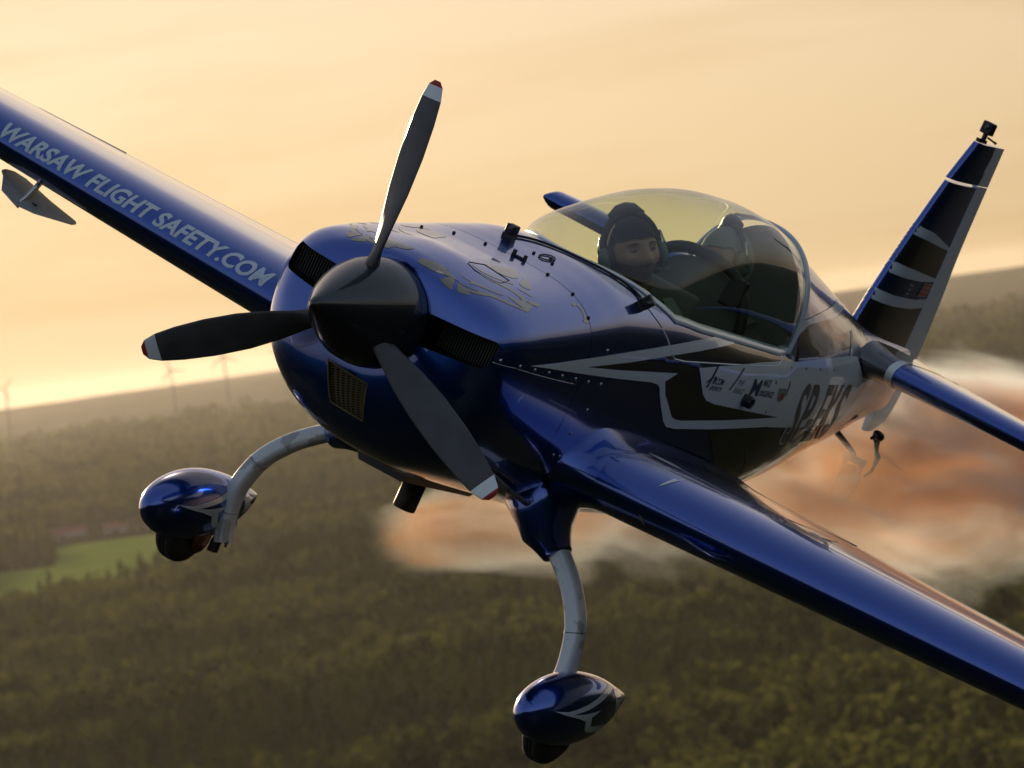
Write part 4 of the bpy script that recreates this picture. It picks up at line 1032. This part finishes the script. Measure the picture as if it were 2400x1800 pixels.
def leaf_mat(name, c1, c2):
    m = bpy.data.materials.new(name); m.use_nodes = True
    nt = m.node_tree; N = nt.nodes; L = nt.links; b = N['Principled BSDF']
    b.inputs['Roughness'].default_value = .9; b.inputs['Specular IOR Level'].default_value = .0
    tc = N.new('ShaderNodeTexCoord'); n = N.new('ShaderNodeTexNoise'); n.inputs['Scale'].default_value = 5.0
    oi = N.new('ShaderNodeObjectInfo'); ad = N.new('ShaderNodeMath'); ad.operation = 'ADD'; ml = N.new('ShaderNodeMath'); ml.operation = 'MULTIPLY'; ml.inputs[1].default_value = .55
    r = N.new('ShaderNodeValToRGB'); r.color_ramp.elements[0].position = .35; r.color_ramp.elements[0].color = (*c1, 1); r.color_ramp.elements[1].position = .95; r.color_ramp.elements[1].color = (*c2, 1)
    L.new(tc.outputs['Object'], n.inputs['Vector']); L.new(oi.outputs['Random'], ml.inputs[0]); L.new(ml.outputs[0], ad.inputs[0]); L.new(n.outputs['Fac'], ad.inputs[1])
    ln = N.new('ShaderNodeTexNoise'); ln.inputs['Scale'].default_value = .0045; ln.inputs['Detail'].default_value = 3; L.new(oi.outputs['Location'], ln.inputs['Vector'])
    lm = N.new('ShaderNodeMath'); lm.operation = 'MULTIPLY_ADD'; lm.inputs[1].default_value = 2.6; lm.inputs[2].default_value = -1.38; L.new(ln.outputs['Fac'], lm.inputs[0])
    a2 = N.new('ShaderNodeMath'); a2.operation = 'ADD'; L.new(ad.outputs[0], a2.inputs[0]); L.new(lm.outputs[0], a2.inputs[1]); ad = a2
    L.new(ad.outputs[0], r.inputs['Fac']); L.new(r.outputs['Color'], b.inputs['Base Color'])
    tr = N.new('ShaderNodeBsdfTranslucent'); L.new(r.outputs['Color'], tr.inputs['Color']); mx = N.new('ShaderNodeMixShader'); mx.inputs[0].default_value = .5
    o = [x for x in N if x.type == 'OUTPUT_MATERIAL'][0]
    L.new(b.outputs[0], mx.inputs[1]); L.new(tr.outputs[0], mx.inputs[2]); L.new(mx.outputs[0], o.inputs['Surface'])
    return m
LEAFA = leaf_mat('broadleaf_foliage', (.017, .024, .009), (.095, .100, .024))
LEAFB = leaf_mat('pine_foliage', (.020, .028, .012), (.060, .070, .022))
BARK = mat('tree_bark', (.06, .045, .035), .9, var=(6, (.03, .022, .016), .3, .7))
def crown_mesh(name, h, rad, z0, nclump, seed, conic, m):
    rng = random.Random(seed); V, F = [], []
    lobes = [(rng.uniform(-.5, .5) * rad, rng.uniform(-.5, .5) * rad, z0 + h * rng.uniform(.25, .8), rad * rng.uniform(.4, .65)) for _ in range(9)]
    for _ in range(nclump):
        if conic:
            t = rng.random() ** 1.4; z = z0 + h * t; rr = rad * (1 - t) ** .8 * math.sqrt(rng.random()) + .15; a = rng.uniform(0, 6.283); p = Vector((rr * math.cos(a), rr * math.sin(a), z))
        else:
            lx, ly, lz, lr = rng.choice(lobes); d = Vector((rng.gauss(0, 1), rng.gauss(0, 1), rng.gauss(0, 1))).normalized() * lr * rng.uniform(.75, 1.05); p = Vector((lx, ly, lz)) + d
        s = rng.uniform(.45, 1.0) * rad * .26
        u = Vector((rng.gauss(0, 1), rng.gauss(0, 1), rng.gauss(0, .6))).normalized(); w = u.orthogonal().normalized(); w.rotate(Matrix.Rotation(rng.uniform(0, 6.28), 3, u))
        k = len(V); V += [p + u * s, p + w * s * .7, p - u * s * .9 + Vector((0, 0, -.1 * s)), p - w * s * .7]; F.append((k, k + 1, k + 2, k + 3))
    me = bpy.data.meshes.new(name); me.from_pydata([tuple(v) for v in V], [], F); me.materials.append(m); me.update(); return me
def trunk_mesh(name, h, r0, seed):
    rng = random.Random(seed)
    P = [tube([(0, 0, -1.5), (.1, 0, h * .3), (.05, .1, h * .65), (0, 0, h * .95)], [r0 * 1.2, r0, r0 * .6, r0 * .15], 7)]
    for k in range(5):
        a = k * 1.26 + rng.random(); z = h * (.42 + .1 * k); L_ = h * .22
        P.append(tube([(0, 0, z), (L_ * .5 * math.cos(a), L_ * .5 * math.sin(a), z + L_ * .35), (L_ * math.cos(a), L_ * math.sin(a), z + L_ * .8)], [r0 * .45, r0 * .3, r0 * .1], 5))
    V, F = merge(*P); me = bpy.data.meshes.new(name); me.from_pydata([tuple(v) for v in V], [], F); me.materials.append(BARK); me.update(); return me
KINDS = []
for i in range(6):
    con = i >= 4
    h = 12.5 + i % 4 if not con else 15.0
    KINDS.append((crown_mesh('crown', h * (.74 if not con else .85), (4.6 + .4 * (i % 3)) if not con else 3.0, h * (.25 if not con else .16), 210 if not con else 190, 40 + i, con, LEAFA if not con else LEAFB), trunk_mesh('trunk', h, .28, 80 + i), con))
def meadow(x, y):
    for q in FIELDS:
        c = False; j = len(q) - 1
        for i in range(len(q)):
            if (q[i][1] > y) != (q[j][1] > y) and x < (q[j][0] - q[i][0]) * (y - q[i][1]) / (q[j][1] - q[i][1]) + q[i][0]: c = not c
            j = i
        if c: return True
    return False
HAZE = 0.58e-5
def px_ground(u, v, z=2.0):
    d = Fw + Rw * ((u - 1200) / 15341.868) - Uw * ((v - 900) / 15341.868); t = (z - CW.z) / d.z; p = CW + d * t; return (p.x, p.y)
STRIPS = [[(112, 1292), (180, 1276), (384, 1249), (430, 1246), (430, 1263), (384, 1275), (180, 1304)],
          [(-20, 1338), (150, 1314), (310, 1288), (330, 1288), (325, 1305), (150, 1338), (-20, 1366)]]
FIELDS = [[px_ground(*p) for p in q] for q in STRIPS]
YARD = [px_ground(*p) for p in [(80, 1262), (215, 1248), (420, 1226), (440, 1246), (300, 1276), (90, 1300)]]
FIELDS.append(YARD)
def lowered(dv):
    return [[px_ground(u, v + (dv if k >= n_ else 0)) for k, (u, v) in enumerate(q)] for q, n_ in zip(STRIPS, (4, 4))]
LOW = lowered(78)
FIELDS += lowered(95)
FIELDS.append([px_ground(*p) for p in [(80, 1262), (440, 1240), (440, 1272), (80, 1300)]])
def low_strip(q, k): 
    return q
MEADOW = mat('meadow_grass', (.13, .20, .03), 1.0, spec=0.0, var=(.02, (.21, .24, .06), .35, .7))
def sheet(name, q, m):
    bm = bmesh.new(); f = bm.faces.new([bm.verts.new((x, y, 0)) for x, y in q]); bmesh.ops.triangulate(bm, faces=[f]); 
    grid_cut(bm, 60.0)
    for v in bm.verts: v.co.z = land_z(v.co.x, v.co.y) + 1.2
    o = finish(bm, name, m, None); fix_normals(o)
    if o.data.polygons[0].normal.z < 0: o.data.flip_normals()
    tag(o, kind='structure'); return o
for q in LOW: sheet('meadow', q, MEADOW)
# farm with long red roofs beyond the meadow
ROOF = mat('red_tile_roof', (.30, .10, .075), .8, var=(.8, (.22, .07, .05), .35, .7)); PLASTER = mat('pale_plaster', (.42, .38, .33), .9)
WINDOWM = mat('window_dark', (.02, .02, .025), .2)
def barn(u, v, L_, W_, H_, rh, yaw, label, roofm=ROOF):
    x, y = px_ground(u, v, 3.0); e = empty('farm_building'); e.location = (x, y, land_z(x, y)); e.rotation_euler = (0, 0, yaw)
    obj('wall', *box((0, 0, H_ / 2 - 1), (L_, W_, H_ + 2)), m=PLASTER, parent=e, smooth=False)
    a, b = L_ / 2 + .6, W_ / 2 + .7
    V = [(-a, -b, H_), (a, -b, H_), (a, b, H_), (-a, b, H_), (-a, 0, H_ + rh), (a, 0, H_ + rh)]
    obj('roof', V, [(0, 1, 5, 4), (2, 3, 4, 5), (1, 2, 5), (3, 0, 4), (3, 2, 1, 0)], m=roofm, parent=e, smooth=False)
    n = max(2, int(L_ / 6))
    for k in range(n): obj('window', *box((-L_ / 2 + L_ * (k + .5) / n, -W_ / 2 - .03, H_ * .55), (1.6, .12, 1.5)), m=WINDOWM, parent=e, smooth=False)
    obj('door', *box((-L_ * .05, -W_ / 2 - .04, 1.4), (2.6, .12, 2.8)), m=BARK, parent=e, smooth=False)
    tag(e, label, 'farm building'); return e
barn(150, 1256, 46, 13, 4.5, 5.5, .10, 'long low barn with red roof, leftmost and nearest of the farm buildings')
barn(272, 1240, 24, 11, 5.0, 5.0, .18, 'middle red roofed house of the farm, behind the left end of the meadow')
barn(338, 1230, 22, 11, 5.5, 6.0, .12, 'red roofed house at the right end of the farm, partly behind the wheel')
barn(55, 1238, 14, 9, 4.5, 3.5, .3, 'small pale house at the left edge among the trees', mat('grey_roof', (.30, .28, .27), .8))
# wind turbines on the far rise
TURB = mat('turbine_grey', (.16, .155, .15), .6)
def turbine(u, v, blade_px, rot, D, label):
    d = Fw + Rw * ((u - 1200) / 15341.868) - Uw * ((v - 900) / 15341.868); t = D / math.hypot(d.x, d.y); hub = CW + d * t
    z0 = land_z(hub.x, hub.y) - 2; e = empty('wind_turbine'); e.location = (hub.x, hub.y, z0); h = hub.z - z0
    obj('tower', *lathe([(0, 2.6), (h * .5, 2.0), (h - 1.5, 1.4)], 'z', (0, 0, 0), 20), m=TURB, parent=e)
    obj('nacelle', *merge(box((0, 1.0, h), (3.6, 9.0, 3.6)), lathe([(-6.0, .1), (-5.6, 1.2), (-4.5, 1.7), (-3.4, 1.8)], 'y', (0, 0, h), 16)), m=TURB, parent=e)
    L_ = blade_px / 15341.868 * D
    for k in range(3):
        a = rot + k * 2.0944; U = Vector((math.sin(a), 0, math.cos(a))); T = Vector((math.cos(a), 0, -math.sin(a))); rg = []
        for f, c in ((.02, 1.0), (.12, 1.9), (.2, 2.2), (.5, 1.5), (.8, .9), (1.0, .25)):
            rg.append([Vector((0, -4.8, h)) + U * L_ * f + T * (c * math.cos(w) * .8 + c * .3) + Vector((0, .35 * c * math.sin(w), 0)) for w in [math.pi * 2 * j / 8 for j in range(8)]])
        obj('rotor_blade', *loft(rg), m=TURB, parent=e)
    tag(e, label, 'wind turbine', 'wind turbines on the horizon')
turbine(523, 836, 42, R(-6), 14200, 'largest wind turbine on the skyline, nearest to the nose of the aeroplane')
turbine(399, 867, 40, R(-20), 14600, 'wind turbine to the left of the largest one, one blade pointing up')
turbine(11, 912, 36, R(40), 15000, 'wind turbine at the left edge of the picture')
turbine(664, 828, 40, R(-75), 14400, 'wind turbine mostly hidden behind the cowling, one blade showing')
def scatter():
    """forest: the nearest trees in frame are things of their own, the rest one object"""
    pts = []; rng = random.Random(3)
    r = 1150.0
    while r < 17000:
        step = 10.5 if r < 3200 else 10.5 + (r - 3200) * .0028
        half = R(12)
        n = int(2 * half * r / step)
        for k in range(n):
            a = -half + 2 * half * (k + rng.random()) / n; rr = r + rng.uniform(-.5, .5) * step
            x, y = rr * math.sin(a), rr * math.cos(a)
            if meadow(x, y): continue
            dens = fbm(x / 260, y / 260)
            if dens < -.32 and rng.random() < .75: continue
            if r > 5500 and rng.random() < ((r - 5500) / 11500) ** .6 * (.8 - 2.2 * fbm(x / 900, y / 1400)): continue
            sc_ = rng.uniform(.62, 1.3) * (1 + .25 * fbm(x / 120 + 9, y / 120)) * 1.25 * (step / 10.5) ** .75
            pts.append((rr, x, y, sc_, rng.uniform(0, 6.28), rng.random(), fbm(x / 420 + 5, y / 420)))
        r += step
    return pts
PTS = scatter()
def in_frame(x, y, z):
    d = Vector((x, y, z)) - CW; zz = d.dot(Fw)
    if zz < 10: return None
    return 512 + 6546 * d.dot(Rw) / zz, 384 - 6546 * d.dot(Uw) / zz
near = []
for i, p in enumerate(PTS):
    if p[0] > 2700: break
    q = in_frame(p[1], p[2], land_z(p[1], p[2]) + 10)
    if q and -10 < q[0] < 1034 and 0 < q[1] < 772: near.append((p[0], i))
near.sort(); SINGLE = set(i for _, i in near[:200])
def kind_of(p):
    return (4 + int(p[5] * 1.99)) if p[6] + .6 * (p[5] - .5) > .18 else int(p[5] * 3.99)
for i in sorted(SINGLE):
    p = PTS[i]; k = kind_of(p); cm, tm, con = KINDS[k]
    e = empty('pine_tree' if con else 'broadleaf_tree')
    e.location = (p[1], p[2], land_z(p[1], p[2])); e.rotation_euler = (0, 0, p[4]); e.scale = (p[3], p[3], p[3] * (.9 + .2 * p[5]))
    for nm, me in (('crown', cm), ('trunk', tm)):
        c = bpy.data.objects.new(nm, me); COL.objects.link(c); c.parent = e
    tag(e, 'dark narrow pine standing among the nearest trees of the forest edge' if con else 'round green broadleaf tree among the nearest trees along the bottom of the picture', 'tree', 'nearest forest pines' if con else 'nearest forest broadleaf trees')
def forest():
    src = bpy.data.collections.new('forest_tree_sources')
    kinds = []
    for k, (cm, tm, con) in enumerate(KINDS):
        V = [v.co.copy() for v in cm.vertices]; F = [tuple(p.vertices) for p in cm.polygons]; n1 = len(F)
        V2 = [v.co.copy() for v in tm.vertices]; F2 = [tuple(p.vertices) for p in tm.polygons]
        V, F = merge((V, F), (V2, F2))
        me = bpy.data.meshes.new('forest_tree_kind'); me.from_pydata([tuple(v) for v in V], [], F); me.materials.append(cm.materials[0]); me.materials.append(BARK)
        me.polygons.foreach_set('material_index', [0] * n1 + [1] * len(F2)); me.update()
        kinds.append(me)
    rest = [p for i, p in enumerate(PTS) if i not in SINGLE]
    me = bpy.data.meshes.new('forest'); me.from_pydata([(p[1], p[2], land_z(p[1], p[2])) for p in rest], [], [])
    a = me.attributes.new('rot', 'FLOAT', 'POINT'); a.data.foreach_set('value', [p[4] for p in rest])
    a = me.attributes.new('scl', 'FLOAT', 'POINT'); a.data.foreach_set('value', [p[3] for p in rest])
    a = me.attributes.new('kind_of', 'INT', 'POINT'); a.data.foreach_set('value', [kind_of(p) for p in rest])
    o = bpy.data.objects.new('forest', me); COL.objects.link(o)
    ng = bpy.data.node_groups.new('forest_scatter', 'GeometryNodeTree')
    ng.interface.new_socket('Geometry', in_out='INPUT', socket_type='NodeSocketGeometry'); ng.interface.new_socket('Geometry', in_out='OUTPUT', socket_type='NodeSocketGeometry')
    N, L = ng.nodes, ng.links
    gi, go = N.new('NodeGroupInput'), N.new('NodeGroupOutput')
    g2i = N.new('GeometryNodeGeometryToInstance'); jn = None
    for k, me2 in reversed(list(enumerate(kinds))):
        so = bpy.data.objects.new('forest_tree_kind', me2); src.objects.link(so)
        oi = N.new('GeometryNodeObjectInfo'); oi.inputs['Object'].default_value = so; oi.inputs['As Instance'].default_value = True
        L.new(oi.outputs['Geometry'], g2i.inputs[0])
    iop = N.new('GeometryNodeInstanceOnPoints'); iop.inputs['Pick Instance'].default_value = True
    at = {}
    for nm, ty in (('rot', 'FLOAT'), ('scl', 'FLOAT'), ('kind_of', 'INT')):
        q = N.new('GeometryNodeInputNamedAttribute'); q.data_type = ty; q.inputs['Name'].default_value = nm; at[nm] = q
    cx = N.new('ShaderNodeCombineXYZ'); L.new(at['rot'].outputs['Attribute'], cx.inputs['Z'])
    L.new(gi.outputs[0], iop.inputs['Points']); L.new(g2i.outputs[0], iop.inputs['Instance']); L.new(at['kind_of'].outputs['Attribute'], iop.inputs['Instance Index'])
    L.new(cx.outputs[0], iop.inputs['Rotation']); L.new(at['scl'].outputs['Attribute'], iop.inputs['Scale'])
    L.new(iop.outputs[0], go.inputs[0])
    md = o.modifiers.new('scatter', 'NODES'); md.node_group = ng
    tag(o, 'dense mixed forest of pines and broadleaf trees stretching to the horizon', 'forest', kind='stuff')
forest()

def haze():
    m = bpy.data.materials.new('evening_haze'); m.use_nodes = True
    nt = m.node_tree; nt.nodes.clear(); o = nt.nodes.new('ShaderNodeOutputMaterial'); v = nt.nodes.new('ShaderNodeVolumePrincipled')
    v.inputs['Color'].default_value = (.92, .90, .88, 1); v.inputs['Density'].default_value = HAZE; v.inputs['Anisotropy'].default_value = .65
    nt.links.new(v.outputs[0], o.inputs['Volume'])
    b = obj('haze', *box((0, 0, 115), (100000, 100000, 260)), m=m, smooth=False); fix_normals(b)
    tag(b, kind='stuff')
haze()
# ------------------------------------------------------------------ smoke trail behind the exhaust
def smoke():
    xs = [1.98, 2.05, 2.2, 2.5, 3, 4, 5.5, 7, 9, 12, 16, 22, 30]
    rings = []
    for x in xs:
        zc, yc, r = SM_Z(x), .10, SM_R(x) * 1.65
        rings.append([Vector((x, yc + r * math.cos(t), zc + r * math.sin(t))) for t in [2 * math.pi * k / 24 for k in range(24)]])
    m = bpy.data.materials.new('oil_smoke'); m.use_nodes = True
    nt = m.node_tree; N = nt.nodes; L = nt.links; N.clear()
    out = N.new('ShaderNodeOutputMaterial'); pv = N.new('ShaderNodeVolumePrincipled'); L.new(pv.outputs[0], out.inputs['Volume'])
    tc = N.new('ShaderNodeTexCoord'); sp_ = N.new('ShaderNodeSeparateXYZ'); L.new(tc.outputs['Object'], sp_.inputs[0])
    def mth(op, a, b=None, clamp=False):
        n = N.new('ShaderNodeMath'); n.operation = op; n.use_clamp = clamp
        for i, v in enumerate((a, b)):
            if v is None: continue
            if isinstance(v, (int, float)): n.inputs[i].default_value = v
            else: L.new(v, n.inputs[i])
        return n.outputs[0]
    def curve_of(f, x0, x1):
        mr = N.new('ShaderNodeMapRange'); mr.inputs['From Min'].default_value = x0; mr.inputs['From Max'].default_value = x1
        mr.inputs['To Min'].default_value = f(x0); mr.inputs['To Max'].default_value = f(x1); L.new(sp_.outputs['X'], mr.inputs['Value']); return mr.outputs[0]
    zc = curve_of(SM_Z, 2.0, 30.0); r = curve_of(SM_R, 2.0, 30.0)
    dz = mth('SUBTRACT', sp_.outputs['Z'], zc); dy = mth('SUBTRACT', sp_.outputs['Y'], .10)
    d = mth('DIVIDE', mth('SQRT', mth('ADD', mth('MULTIPLY', dz, dz), mth('MULTIPLY', dy, dy))), r)
    mp = N.new('ShaderNodeMapping'); mp.inputs['Scale'].default_value = (.40, 2.1, 2.1); L.new(tc.outputs['Object'], mp.inputs['Vector'])
    nz = N.new('ShaderNodeTexNoise'); nz.inputs['Scale'].default_value = 1.15; nz.inputs['Detail'].default_value = 3.0; nz.inputs['Distortion'].default_value = .5
    L.new(mp.outputs['Vector'], nz.inputs['Vector'])
    q = mth('SUBTRACT', mth('ADD', 1.18, mth('MULTIPLY', mth('SUBTRACT', nz.outputs['Fac'], .5), 3.0)), mth('MULTIPLY', d, 1.2), False)
    core = mth('MULTIPLY', q, 1.1, True)
    core = mth('POWER', core, 1.6)
    start = N.new('ShaderNodeMapRange'); start.inputs['From Min'].default_value = 1.98; start.inputs['From Max'].default_value = 2.9; L.new(sp_.outputs['X'], start.inputs['Value'])
    thin = N.new('ShaderNodeMapRange'); thin.inputs['From Min'].default_value = 2.0; thin.inputs['From Max'].default_value = 14.0; thin.inputs['To Min'].default_value = SM_D; thin.inputs['To Max'].default_value = SM_D * .3
    L.new(sp_.outputs['X'], thin.inputs['Value'])
    den = mth('MULTIPLY', mth('MULTIPLY', core, start.outputs[0]), thin.outputs[0])
    L.new(den, pv.inputs['Density'])
    # backlit shade painted brown into the dense core, sky light painted pale outside
    cr = N.new('ShaderNodeValToRGB'); cr.color_ramp.elements[0].position = .12; cr.color_ramp.elements[0].color = (.86, .95, 1.0, 1); cr.color_ramp.elements[1].position = .55; cr.color_ramp.elements[1].color = (.86, .52, .31, 1)
    L.new(core, cr.inputs['Fac']); L.new(cr.outputs['Color'], pv.inputs['Color'])
    pv.inputs['Anisotropy'].default_value = .3
    o = obj('smoke_trail', *loft(rings), m=m); fix_normals(o); o.matrix_world = AM
    tag(o, 'brown and white smoke trail streaming from under the aeroplane towards the right', 'smoke', kind='stuff')
SM_Z = lambda x: -1.02 + (x - 2.0) * .098
SM_R = lambda x: .18 + (x - 2.0) * .070
SM_D = 15.0
smoke()
S.cycles.volume_bounces = 2
S.cycles.volume_step_rate = 1.0
